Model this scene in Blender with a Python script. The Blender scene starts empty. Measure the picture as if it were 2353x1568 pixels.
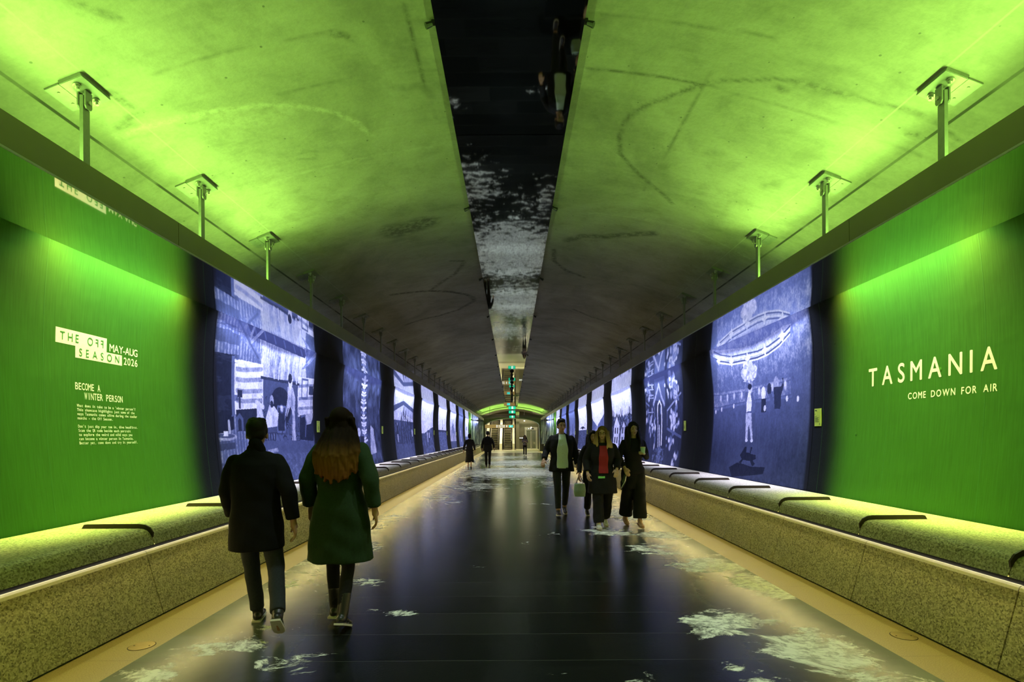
import bpy, bmesh, math, random
import numpy as np
from mathutils import Vector, Matrix

SC = bpy.context.scene
COL = SC.collection
PI = math.pi

# ------------------------------------------------------------------ camera
F_PX, U0, V0, EYE, ROLL = 1200.0, 1177.0, 1004.0, 1.5, -0.006
cam_data = bpy.data.cameras.new('camera')
cam = bpy.data.objects.new('camera', cam_data)
COL.objects.link(cam)
cam_data.sensor_fit = 'HORIZONTAL'
cam_data.sensor_width = 36.0
cam_data.lens = 36.0 * F_PX / 2353.0
cam_data.shift_x = (1176.5 - U0) / 2353.0
cam_data.shift_y = (V0 - 784.0) / 2353.0
cam_data.clip_start = 0.05
cam_data.clip_end = 300
cam.matrix_world = Matrix.Translation((0, 0, EYE)) @ Matrix.Rotation(PI / 2, 4, 'X') @ Matrix.Rotation(ROLL, 4, 'Z')
SC.camera = cam

# ------------------------------------------------------------------ world, exposure
world = bpy.data.worlds.new('world')
SC.world = world
world.use_nodes = True
world.node_tree.nodes['Background'].inputs[0].default_value = (0.5, 0.55, 0.35, 1)
world.node_tree.nodes['Background'].inputs[1].default_value = 0.0
SC.view_settings.view_transform = 'Standard'
SC.view_settings.look = 'None'
SC.view_settings.gamma = 1.0
SC.view_settings.exposure = 0.0
SC.view_settings.use_curve_mapping = False
try:
    SC.cycles.max_bounces = 8
    SC.cycles.glossy_bounces = 5
    SC.cycles.diffuse_bounces = 4
    SC.cycles.caustics_reflective = False
    SC.cycles.caustics_refractive = False
    SC.cycles.sample_clamp_indirect = 6.0
except Exception:
    pass

# ------------------------------------------------------------------ tunnel dimensions (metres)
XC = 0.025            # centre line of the tunnel beside the camera
Y0, Y1 = -4.0, 54.0   # tunnel length
MOD = 1.42            # hanger and bench module
X_BEAM, X_BEAM_BACK = 2.87, 3.78
Z_SOFFIT, Z_BEAM = 3.136, 3.352
X_HANG = 3.10
VZ, VK = 4.646, 0.0638
def vault_z(x): return VZ - VK * (x - XC) ** 2
_pc = np.polyfit([-.80, -.05, .56, 1.05, 1.4, 1.75, 2.1], [3.98, 4.06, 4.10, 4.09, 4.07, 4.035, 3.975], 3)
def panel_x(z): return float(np.polyval(_pc, z - 1.5))
SEAT_Z = 0.735

# ------------------------------------------------------------------ lights
GREEN = (0.47, 1.0, 0.13)
def area(name, loc, size_x, size_y, color, power, rot, spread=PI):
    d = bpy.data.lights.new(name, 'AREA')
    d.shape = 'RECTANGLE'
    d.size, d.size_y = size_x, size_y
    d.color, d.energy, d.spread = color, power, spread
    o = bpy.data.objects.new(name, d)
    COL.objects.link(o)
    o.location = loc
    o.rotation_euler = rot
    return o
def strip_light(name, side, x, z, ya, yb, width, color, watts_per_m, aim, spread=PI):
    """lamp strip along the tunnel; aim = (towards tunnel centre, up) direction"""
    d = Vector((-side * aim[0], 0, aim[1])).normalized()
    o = area(name, (XC + side * x, (ya + yb) / 2, z), yb - ya, width, color, watts_per_m * (yb - ya), (0, 0, 0), spread)
    zax = -d
    xax = Vector((0, 1, 0))
    yax = zax.cross(xax)
    m = Matrix((xax, yax, zax)).transposed().to_4x4()
    o.matrix_world = Matrix.Translation(o.location) @ m
    return o
MURAL_START, MURAL_STEP, MURAL_LEN, N_MURAL = 7.12, 5.39, 3.62, 8
BLUE = (0.60, 0.63, 1.0)
for s, nm in ((-1, 'a'), (1, 'b')):
    # uplight on top of the suspended beam: green at the near end and at the far arch
    strip_light('uplight_near', s, 3.27, Z_BEAM + .03, -3.5, 6.6, .10, GREEN, 22, (.74, .67), 1.95)
    strip_light('uplight_wash', s, 3.30, Z_BEAM + .03, -3.5, 6.8, .10, GREEN, 6.5, (-.05, 1), 3.0)
    strip_light('uplight_far', s, 3.30, Z_BEAM + .03, 50.0, 53.0, .10, GREEN, 8, (.60, .80), 2.2)
    strip_light('vault_fill_warm', s, 3.27, Z_BEAM + .03, 10, 47.5, .10, (1.0, .80, .25), .28, (.80, .62), 2.5)  # added warm fill that tints the dark stretch of vault olive
    # downlights in the slot between the beam and the curved wall
    strip_light('slot_green', s, 3.85, 3.45, 4.5, 6.35, .10, (0.74, 1.0, 0.40), 32, (-.06, -1), 2.05)
    strip_light('seat_fill_green', s, 3.89, 3.45, 3.9, 6.6, .06, (0.70, 1.0, 0.16), 9, (0, -1), .55)  # second narrow lamp added to brighten the seat by the wall
    strip_light('slot_green_far', s, 3.85, 3.45, 49.5, 50.6, .10, (0.6, 1.0, 0.14), 80, (-.10, -1))
    for q in (4.62, 6.38): strip_light('slot_amber', s, 3.85, 3.45, q - .07, q + .07, .10, (1.0, .30, .02), 38, (-.06, -1), 1.7)
    strip_light('return_fill_blue', s, 3.45, 3.0, 50.9, 53.6, .06, BLUE, 9, (-.75, -.66))  # added blue fill below the soffit for the end returns
    for k in range(N_MURAL):
        a = MURAL_START + k * MURAL_STEP
        strip_light('slot_blue', s, 3.85, 3.45, a + .1, a + MURAL_LEN - .1, .10, BLUE, 25, (-.06, -1), 1.8)
        strip_light('seat_fill_blue', s, 3.89, 3.45, a, a + MURAL_LEN, .06, (.46, .42, 1.0), 8, (0, -1), .55)  # added narrow fill giving the seat its lavender glow
    # warm strip under the lip of the bench seat
    strip_light('bench_strip', s, 3.10, .590, -3.5, 53, .014, (1.0, .80, .27), 3.6, (1, -.25))
    strip_light('edge_strip', s, 3.19, .597, -3.5, 53, .012, (1.0, .92, .62), .5, (0, -1))
for x, y in ((-1.5, 57), (1.5, 57), (-1.5, 62), (1.8, 60)):
    area('hall_lamp', (x, y, 4.3), 1.2, .5, (1.0, .88, .58), 170, (0, 0, 0))
for y in (50.2, 52.1, 54.0, 55.9, 57.8):
    area('arch_fill_lamp', (XC, y, 3.58), 6.2, .08, GREEN, 105, (PI, 0, 0), 2.6)  # added upward fill lamps that even out the green ring

# ------------------------------------------------------------------ materials
MATS = {}
def nmat(name):
    m = bpy.data.materials.new(name)
    m.use_nodes = True
    nt = m.node_tree
    return m, nt, nt.nodes, nt.links, nt.nodes['Principled BSDF']
def add(nt, kind, **kw):
    n = nt.nodes.new(kind)
    for k, v in kw.items():
        if k in n.bl_rna.properties: setattr(n, k, v)
        else: n.inputs[k].default_value = v
    return n
def math_n(nt, op, a, b=None, c=None):
    n = nt.nodes.new('ShaderNodeMath'); n.operation = op
    for i, v in enumerate((a, b, c)):
        if v is None: continue
        if isinstance(v, (int, float)): n.inputs[i].default_value = v
        else: nt.links.new(v, n.inputs[i])
    return n.outputs[0]
def ramp(nt, fac, stops):
    r = nt.nodes.new('ShaderNodeValToRGB')
    e = r.color_ramp.elements
    e[0].position, e[0].color = stops[0][0], (*stops[0][1], 1)
    e[1].position, e[1].color = stops[-1][0], (*stops[-1][1], 1)
    for p, c in stops[1:-1]:
        q = e.new(p); q.color = (*c, 1)
    if not isinstance(fac, (int, float)): nt.links.new(fac, r.inputs[0])
    return r.outputs[0]
def mixc(nt, fac, a, b, mode='MIX'):
    n = nt.nodes.new('ShaderNodeMix'); n.data_type = 'RGBA'; n.blend_type = mode
    for sock, v in ((n.inputs[0], fac), (n.inputs[6], a), (n.inputs[7], b)):
        if isinstance(v, (int, float)): sock.default_value = v
        elif isinstance(v, tuple): sock.default_value = (*v, 1)
        else: nt.links.new(v, sock)
    return n.outputs[2]
def smooth(nt, v, lo, hi):
    n = nt.nodes.new('ShaderNodeMapRange'); n.interpolation_type = 'SMOOTHSTEP'
    n.inputs['From Min'].default_value = lo; n.inputs['From Max'].default_value = hi
    nt.links.new(v, n.inputs['Value'])
    return n.outputs[0]
def noise(nt, vec, scale, detail=4, rough=.55, dist=0.0):
    n = nt.nodes.new('ShaderNodeTexNoise')
    n.inputs['Scale'].default_value = scale; n.inputs['Detail'].default_value = detail
    n.inputs['Roughness'].default_value = rough; n.inputs['Distortion'].default_value = dist
    if vec is not None: nt.links.new(vec, n.inputs['Vector'])
    return n.outputs[0]
def world_pos(nt):
    g = nt.nodes.new('ShaderNodeNewGeometry')
    return g.outputs['Position']
def obj_pos(nt):
    return nt.nodes.new('ShaderNodeTexCoord').outputs['Object']
def sep(nt, v):
    s = nt.nodes.new('ShaderNodeSeparateXYZ'); nt.links.new(v, s.inputs[0]); return s.outputs
def stretch(nt, v, sc):
    m = nt.nodes.new('ShaderNodeMapping'); m.inputs['Scale'].default_value = sc
    nt.links.new(v, m.inputs['Vector']); return m.outputs[0]
def bump(nt, h, strength, dist, bsdf):
    b = nt.nodes.new('ShaderNodeBump'); b.inputs['Strength'].default_value = strength
    b.inputs['Distance'].default_value = dist
    nt.links.new(h, b.inputs['Height']); nt.links.new(b.outputs[0], bsdf.inputs['Normal'])
def attr(nt, name):
    a = nt.nodes.new('ShaderNodeAttribute'); a.attribute_name = name; return a.outputs
def plain(name, color, rough=.6, metal=0.0, noise_amt=.15, scale=40, emit=None, spec=.5):
    """a plain surface with a little procedural mottling"""
    if name in MATS: return MATS[name]
    m, nt, nd, lk, b = nmat(name)
    f = noise(nt, obj_pos(nt), scale, 3)
    lo = tuple(c * (1 - noise_amt) for c in color); hi = tuple(min(1, c * (1 + noise_amt)) for c in color)
    lk.new(mixc(nt, f, lo, hi), b.inputs['Base Color'])
    b.inputs['Roughness'].default_value = rough
    b.inputs['Metallic'].default_value = metal
    b.inputs['Specular IOR Level'].default_value = spec
    if emit:
        b.inputs['Emission Color'].default_value = (*emit[0], 1)
        b.inputs['Emission Strength'].default_value = emit[1]
    MATS[name] = m
    return m

# concrete vault: stains, board marks, drawn joints and cracks kept in the 'marks' attribute
def make_concrete():
    m, nt, nd, lk, b = nmat('concrete')
    p = world_pos(nt)
    big = noise(nt, p, .55, 6, .62, .6)
    mid = noise(nt, p, 2.6, 7, .68, .3)
    fine = noise(nt, p, 28, 4, .7)
    c = ramp(nt, big, [(.28, (.14, .135, .115)), (.5, (.235, .23, .195)), (.74, (.33, .32, .28))])
    c = mixc(nt, .40, c, ramp(nt, mid, [(.34, (.50, .50, .47)), (.5, (1, 1, 1)), (.70, (1.2, 1.2, 1.15))]), 'MULTIPLY')
    streak = noise(nt, stretch(nt, p, (.9, 6.0, .9)), 1.6, 5, .65, .4)
    c = mixc(nt, .22, c, ramp(nt, streak, [(.30, (.55, .55, .52)), (.52, (1, 1, 1)), (.75, (1.12, 1.1, 1.05))]), 'MULTIPLY')
    c = mixc(nt, .30, c, ramp(nt, fine, [(.3, (.7, .7, .7)), (.6, (1.1, 1.1, 1.1))]), 'MULTIPLY')
    # air holes
    v = nd.new('ShaderNodeTexVoronoi'); v.inputs['Scale'].default_value = 5.2; lk.new(p, v.inputs['Vector'])
    hole = smooth(nt, v.outputs['Distance'], .062, .040)
    c = mixc(nt, math_n(nt, 'MULTIPLY', hole, .75), c, (.08, .08, .07))
    mk = sep(nt, attr(nt, 'marks')['Vector'])
    br = noise(nt, p, 14, 4, .7)
    dark = math_n(nt, 'MULTIPLY', mk[0], math_n(nt, 'MULTIPLY_ADD', smooth(nt, br, .34, .60), 1.15, .18))
    c = mixc(nt, dark, c, (.045, .043, .035))
    lite = math_n(nt, 'MULTIPLY', mk[1], math_n(nt, 'MULTIPLY_ADD', smooth(nt, br, .36, .62), .85, .15))
    c = mixc(nt, lite, c, (.42, .41, .35))
    # long joints running down the tunnel
    xs = math_n(nt, 'ABSOLUTE', math_n(nt, 'SUBTRACT', sep(nt, p)[0], XC))
    j1 = smooth(nt, math_n(nt, 'ABSOLUTE', math_n(nt, 'SUBTRACT', xs, 3.38)), .016, .008)
    j1 = math_n(nt, 'MULTIPLY', j1, math_n(nt, 'MULTIPLY_ADD', smooth(nt, noise(nt, stretch(nt, p, (0, 1, 0)), 1.2, 2), .42, .5), .45, .55))
    c = mixc(nt, j1, c, (.03, .03, .025))
    j2 = smooth(nt, math_n(nt, 'ABSOLUTE', math_n(nt, 'SUBTRACT', xs, 3.02)), .010, .004)
    c = mixc(nt, math_n(nt, 'MULTIPLY', j2, .5), c, (.32, .32, .27))
    lk.new(c, b.inputs['Base Color'])
    b.inputs['Roughness'].default_value = .75
    bump(nt, math_n(nt, 'ADD', math_n(nt, 'MULTIPLY', fine, .6), math_n(nt, 'SUBTRACT', mid, math_n(nt, 'MULTIPLY', hole, 1.5))), .22, .02, b)
    return m
M_CONCRETE = make_concrete()

def make_granite():
    m, nt, nd, lk, b = nmat('granite')
    p = world_pos(nt)
    v = nd.new('ShaderNodeTexVoronoi'); v.inputs['Scale'].default_value = 95; lk.new(p, v.inputs['Vector'])
    g = nd.new('ShaderNodeRGBToBW'); lk.new(v.outputs['Color'], g.inputs[0])
    f = math_n(nt, 'ADD', math_n(nt, 'MULTIPLY', g.outputs[0], .65), math_n(nt, 'MULTIPLY', noise(nt, p, 160, 3, .7), .45))
    c = ramp(nt, f, [(.25, (.12, .112, .062)), (.45, (.30, .285, .155)), (.62, (.46, .43, .24)), (.85, (.62, .59, .36))])
    c = mixc(nt, .25, c, ramp(nt, noise(nt, p, 1.6, 3), [(.35, (.75, .75, .75)), (.65, (1.1, 1.1, 1.1))]), 'MULTIPLY')
    lk.new(c, b.inputs['Base Color'])
    b.inputs['Roughness'].default_value = .6
    b.inputs['Specular IOR Level'].default_value = .35
    bump(nt, f, .12, .004, b)
    return m
M_GRANITE = make_granite()

def make_border():
    m, nt, nd, lk, b = nmat('sandstone_border')
    p = world_pos(nt)
    f = noise(nt, p, 130, 4, .7)
    c = ramp(nt, f, [(.3, (.20, .155, .05)), (.5, (.32, .255, .09)), (.7, (.43, .35, .135))])
    s = sep(nt, p)
    jx = smooth(nt, math_n(nt, 'ABSOLUTE', math_n(nt, 'SUBTRACT', math_n(nt, 'FRACT', math_n(nt, 'DIVIDE', math_n(nt, 'ADD', s[1], 10), .82)), .5)), .005, .002)
    c = mixc(nt, math_n(nt, 'MULTIPLY', jx, .5), c, (.1, .085, .05))
    lk.new(c, b.inputs['Base Color'])
    b.inputs['Roughness'].default_value = .42
    return m
M_BORDER = make_border()

def make_floor():
    m, nt, nd, lk, b = nmat('dark_stone_floor')
    p = world_pos(nt); s = sep(nt, p)
    row = math_n(nt, 'FLOOR', math_n(nt, 'DIVIDE', math_n(nt, 'ADD', s[1], 20), .47))
    wn = nd.new('ShaderNodeTexWhiteNoise'); wn.noise_dimensions = '2D'
    cb = nd.new('ShaderNodeCombineXYZ')
    col = math_n(nt, 'FLOOR', math_n(nt, 'DIVIDE', math_n(nt, 'ADD', s[0], math_n(nt, 'MULTIPLY', row, .43)), 1.05))
    lk.new(row, cb.inputs[0]); lk.new(col, cb.inputs[1]); lk.new(cb.outputs[0], wn.inputs['Vector'])
    tile = ramp(nt, wn.outputs['Value'], [(0, (.004, .006, .005)), (.6, (.007, .009, .008)), (1, (.012, .014, .012))])
    tile = mixc(nt, .5, tile, ramp(nt, noise(nt, stretch(nt, p, (.6, 8, 1)), 2.5, 5), [(.3, (.5, .5, .5)), (.7, (1.5, 1.5, 1.5))]), 'MULTIPLY')
    jy = smooth(nt, math_n(nt, 'ABSOLUTE', math_n(nt, 'SUBTRACT', math_n(nt, 'FRACT', math_n(nt, 'DIVIDE', math_n(nt, 'ADD', s[1], 20), .47)), .5)), .492, .497)
    # sea foam printed on the stone
    mask = attr(nt, 'foam')['Fac']
    warp = nd.new('ShaderNodeTexNoise'); warp.inputs['Scale'].default_value = 1.1; warp.inputs['Detail'].default_value = 4
    lk.new(p, warp.inputs['Vector'])
    vm = nd.new('ShaderNodeVectorMath'); vm.operation = 'MULTIPLY_ADD'
    lk.new(warp.outputs['Color'], vm.inputs[0]); vm.inputs[1].default_value = (.7, .7, .7); lk.new(p, vm.inputs[2])
    n1 = noise(nt, stretch(nt, vm.outputs[0], (.8, 1.5, 1)), 3.0, 10, .72, .25)
    th = math_n(nt, 'SUBTRACT', n1, math_n(nt, 'MULTIPLY_ADD', mask, -.36, .72))
    foam = smooth(nt, th, 0, .07)
    lace = noise(nt, vm.outputs[0], 13, 5, .7)
    foam = math_n(nt, 'MULTIPLY', foam, math_n(nt, 'MULTIPLY_ADD', smooth(nt, lace, .38, .58), .72, .28))
    milk_sheen = math_n(nt, 'MULTIPLY', attr(nt, 'milk_sheen')['Fac'], math_n(nt, 'MULTIPLY_ADD', noise(nt, vm.outputs[0], 1.5, 5), 1.0, .2))
    tile = mixc(nt, milk_sheen, tile, (.25, .29, .23))
    c = mixc(nt, foam, tile, (.86, .90, .80))
    c = mixc(nt, math_n(nt, 'MULTIPLY', jy, .45), c, (.10, .11, .09))
    lk.new(c, b.inputs['Base Color'])
    rg = noise(nt, stretch(nt, p, (.5, 6, 1)), 2.2, 3)
    lk.new(math_n(nt, 'ADD', math_n(nt, 'MULTIPLY_ADD', rg, .08, .19), math_n(nt, 'MULTIPLY', foam, .4)), b.inputs['Roughness'])
    lk.new(math_n(nt, 'MULTIPLY_ADD', foam, -.08, .12), b.inputs['Specular IOR Level'])
    bump(nt, math_n(nt, 'ADD', noise(nt, stretch(nt, p, (1, 1.4, 1)), 48, 2), math_n(nt, 'MULTIPLY', jy, -.6)), .07, .006, b)
    return m
M_FLOOR = make_floor()

def make_wall():
    m, nt, nd, lk, b = nmat('vinyl_wall_print')
    p = world_pos(nt); s = sep(nt, p)
    wob = noise(nt, p, .8, 2)
    y = math_n(nt, 'MULTIPLY_ADD', wob, .25, s[1])
    g1 = smooth(nt, y, 6.95, 6.35)
    g2 = math_n(nt, 'MULTIPLY', smooth(nt, y, 49.3, 49.6), smooth(nt, y, 50.9, 50.6))
    g3 = math_n(nt, 'MULTIPLY', smooth(nt, y, 51.7, 51.9), smooth(nt, y, 53.1, 52.9))
    g = math_n(nt, 'ADD', g1, math_n(nt, 'ADD', g2, g3))
    weave = noise(nt, stretch(nt, p, (1, 30, 1.2)), 3, 4)
    green = ramp(nt, weave, [(.3, (.036, .120, .017)), (.7, (.045, .148, .022))])
    dark = ramp(nt, noise(nt, p, 60, 3), [(.3, (.004, .006, .010)), (.7, (.007, .010, .015))])
    c = mixc(nt, g, dark, green)
    seam = smooth(nt, math_n(nt, 'ABSOLUTE', math_n(nt, 'SUBTRACT', math_n(nt, 'FRACT', math_n(nt, 'DIVIDE', math_n(nt, 'ADD', s[1], .77), 1.18)), .5)), .004, .001)
    c = mixc(nt, math_n(nt, 'MULTIPLY', seam, .3), c, (.05, .2, .05))
    lk.new(c, b.inputs['Base Color'])
    b.inputs['Roughness'].default_value = .8
    b.inputs['Specular IOR Level'].default_value = .10
    v = nd.new('ShaderNodeTexVoronoi'); v.inputs['Scale'].default_value = 1.7; lk.new(p, v.inputs['Vector'])
    pim = smooth(nt, v.outputs['Distance'], .05, .01)
    bump(nt, math_n(nt, 'ADD', math_n(nt, 'ADD', noise(nt, p, 1.3, 4), math_n(nt, 'MULTIPLY', pim, .25)), math_n(nt, 'MULTIPLY', seam, .12)), .5, .03, b)
    return m
M_WALL = make_wall()

def make_print():
    m, nt, nd, lk, b = nmat('mural_print')
    a = attr(nt, 'print')
    c = mixc(nt, .25, a['Color'], ramp(nt, noise(nt, stretch(nt, world_pos(nt), (1, 18, 1)), 4, 3), [(.35, (.7, .7, .7)), (.65, (1.2, 1.2, 1.2))]), 'MULTIPLY')
    lk.new(c, b.inputs['Base Color'])
    b.inputs['Roughness'].default_value = .8
    b.inputs['Specular IOR Level'].default_value = .10
    return m
M_PRINT = make_print()

def make_mirror(name, tint, rough, wob):
    m, nt, nd, lk, b = nmat(name)
    p = world_pos(nt)
    lk.new(mixc(nt, noise(nt, p, 2, 3), tint, tuple(min(1, c * 1.12) for c in tint)), b.inputs['Base Color'])
    b.inputs['Metallic'].default_value = 1.0
    b.inputs['Roughness'].default_value = rough
    if wob:
        bump(nt, noise(nt, p, .9, 2), wob, .02, b)
    return m
M_SOFFIT = make_mirror('polished_soffit', (.74, .76, .74), .035, 0)
M_STRIP = make_mirror('dark_polished_strip', (.38, .41, .41), .03, .02)
def make_return():
    m, nt, nd, lk, b = nmat('painted_mural_reflection')  # mural reflections in the polished return, painted as blue streaks
    p = world_pos(nt)
    f = noise(nt, stretch(nt, p, (1, 1, .12)), 5.5, 4, .6, .8)
    lk.new(ramp(nt, f, [(.40, (.006, .010, .028)), (.52, (.10, .14, .30)), (.60, (.55, .58, .72))]), b.inputs['Base Color'])
    b.inputs['Roughness'].default_value = .5
    return m
M_RETURN = make_return()
M_BEAM = plain('painted_beam_metal', (.16, .155, .08), .45, .0, .25, 1.5)
M_BEAM_EDGE = plain('beam_edge_trim', (.45, .45, .40), .3, .6)
M_GALV = plain('galvanised_steel', (.23, .24, .22), .42, .35, .2, 30)
M_BOLT = plain('bolt_steel', (.42, .42, .40), .35, .7)
M_BLACK = plain('black_recess', (.006, .006, .006), .8)
M_BRONZE = plain('dark_bronze', (.055, .038, .024), .45, .4)
M_EDGE = plain('lit_look_stone_edge', (.86, .84, .72), .55)  # painted paler than the granite so the edge looks strip-lit
M_BRASS = plain('brushed_brass', (.50, .40, .18), .32, .8, .2, 25)
M_LETTER = plain('pale_vinyl_lettering', (.93, .93, .88), .6)
M_LETTER_DARK = plain('green_vinyl_lettering', (.04, .22, .05), .6)
M_CARD = plain('lime_card', (.55, .75, .10), .5)
M_INK = plain('card_ink', (.03, .10, .02), .6)
M_DARKMETAL = plain('dark_metal', (.012, .013, .013), .45, .2)
M_STEEL = plain('satin_steel', (.62, .60, .52), .3, .7)
M_CREAM = plain('cream_panel', (.72, .68, .52), .5)
M_OCHRE = plain('glowing_ochre_board', (.50, .36, .12), .5, emit=((.55, .36, .10), .45))  # board made to glow so its ochre reads bright
M_WHITE_LIT = plain('lit_white_symbol', (.9, .95, .9), .5, emit=((.9, 1, .92), 1.3))
M_EXIT = plain('exit_sign_green', (.02, .45, .25), .4, emit=((.01, .62, .30), .9))
M_TEAL_LIT = plain('lit_teal_sign', (.05, .6, .55), .4, emit=((.05, .80, .70), .9))
M_GLASS = plain('lift_glass', (.10, .11, .08), .08, 0, .1)
M_TREAD = plain('escalator_tread', (.05, .048, .035), .45, .3)
M_RISER = plain('escalator_riser', (.30, .27, .17), .4, .4)
M_RUBBER = plain('black_rubber', (.01, .01, .01), .5)
M_LAMP = plain('lit_lamp_face', (1, .95, .8), .5, emit=((1, .9, .65), 6.0))
M_HALLWALL = plain('hall_wall_panel', (.10, .09, .06), .55, 0, .3, 1.0)
M_HALLFLOOR = plain('hall_pale_floor', (.50, .46, .34), .3, 0, .15, 8)

# ------------------------------------------------------------------ object helpers
def link(name, me, m=None, parent=None):
    o = bpy.data.objects.new(name, me)
    COL.objects.link(o)
    if m is not None:
        for x in (m if isinstance(m, (list, tuple)) else [m]): me.materials.append(x)
    if parent is not None: o.parent = parent
    return o
def fin(name, bm, m, parent=None, smooth_=False, bevel=0.0):
    bmesh.ops.recalc_face_normals(bm, faces=bm.faces[:])
    if bevel:
        bmesh.ops.bevel(bm, geom=[e for e in bm.edges if e.is_manifold and e.calc_face_angle(0) > .6], offset=bevel, segments=2, affect='EDGES', clamp_overlap=True)
    if smooth_:
        for f in bm.faces: f.smooth = True
    me = bpy.data.meshes.new(name)
    bm.to_mesh(me); bm.free()
    return link(name, me, m, parent)
def struct(o):
    o['kind'] = 'structure'; return o
def thing(name, label, cat, loc=(0, 0, 0), rz=0.0, group=None):
    o = bpy.data.objects.new(name, None)
    COL.objects.link(o)
    o.empty_display_size = .1
    o.location = loc; o.rotation_euler = (0, 0, rz)
    return tag(o, label, cat, group)
def tag(o, label, cat, group=None):
    o['label'] = label; o['category'] = cat
    if group: o['group'] = group
    return o
def box(bm, x0, x1, y0, y1, z0, z1, mi=0):
    vs = [bm.verts.new((x, y, z)) for x in (x0, x1) for y in (y0, y1) for z in (z0, z1)]
    for f in ((0, 1, 3, 2), (4, 6, 7, 5), (0, 4, 5, 1), (2, 3, 7, 6), (0, 2, 6, 4), (1, 5, 7, 3)):
        bm.faces.new([vs[i] for i in f]).material_index = mi
    return vs
def cyl(bm, p0, p1, r0, r1=None, n=12, mi=0):
    r1 = r0 if r1 is None else r1
    p0, p1 = Vector(p0), Vector(p1)
    d = (p1 - p0).normalized()
    a = d.orthogonal().normalized(); b_ = d.cross(a)
    ra = [bm.verts.new(p0 + (a * math.cos(t) + b_ * math.sin(t)) * r0) for t in [2 * PI * i / n for i in range(n)]]
    rb = [bm.verts.new(p1 + (a * math.cos(t) + b_ * math.sin(t)) * r1) for t in [2 * PI * i / n for i in range(n)]]
    for i in range(n):
        bm.faces.new((ra[i], ra[(i + 1) % n], rb[(i + 1) % n], rb[i])).material_index = mi
    bm.faces.new(ra[::-1]).material_index = mi
    bm.faces.new(rb).material_index = mi
def ball(bm, c, r, sub=2):
    r = (r, r, r) if isinstance(r, (int, float)) else r
    bmesh.ops.create_icosphere(bm, subdivisions=sub, radius=1.0, matrix=Matrix.Translation(c) @ Matrix.Diagonal((*r, 1)))
def extrude_profile(bm, prof, ya, yb, closed=True, mi=0, caps=True):
    A = [bm.verts.new((x, ya, z)) for x, z in prof]
    B_ = [bm.verts.new((x, yb, z)) for x, z in prof]
    n = len(prof)
    for i in range(n if closed else n - 1):
        j = (i + 1) % n
        bm.faces.new((A[i], A[j], B_[j], B_[i])).material_index = mi
    if closed and caps:
        bm.faces.new(A); bm.faces.new(B_[::-1])
def dup(o, **kw):
    """copy of a thing with copies of its parts and sub-parts"""
    c = o.copy(); COL.objects.link(c)
    for ch in list(o.children):
        d = ch.copy(); COL.objects.link(d); d.parent = c
        for g in list(ch.children):
            e = g.copy(); COL.objects.link(e); e.parent = d
    for k, v in kw.items():
        if k == 'label': c['label'] = v
        else: setattr(c, k, v)
    return c
ONES = ['', 'first', 'second', 'third', 'fourth', 'fifth', 'sixth', 'seventh', 'eighth', 'ninth', 'tenth', 'eleventh', 'twelfth', 'thirteenth',
        'fourteenth', 'fifteenth', 'sixteenth', 'seventeenth', 'eighteenth', 'nineteenth']
def nth(k):
    if k < 20: return ONES[k]
    t = {2: ('twentieth', 'twenty'), 3: ('thirtieth', 'thirty'), 4: ('fortieth', 'forty')}[k // 10]
    return t[0] if k % 10 == 0 else t[1] + '-' + ONES[k % 10]
SIDE_NAME = {-1: 'fireplace mural', 1: 'theatre mural'}
SIDE_WORD = {-1: 'left', 1: 'right'}
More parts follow.
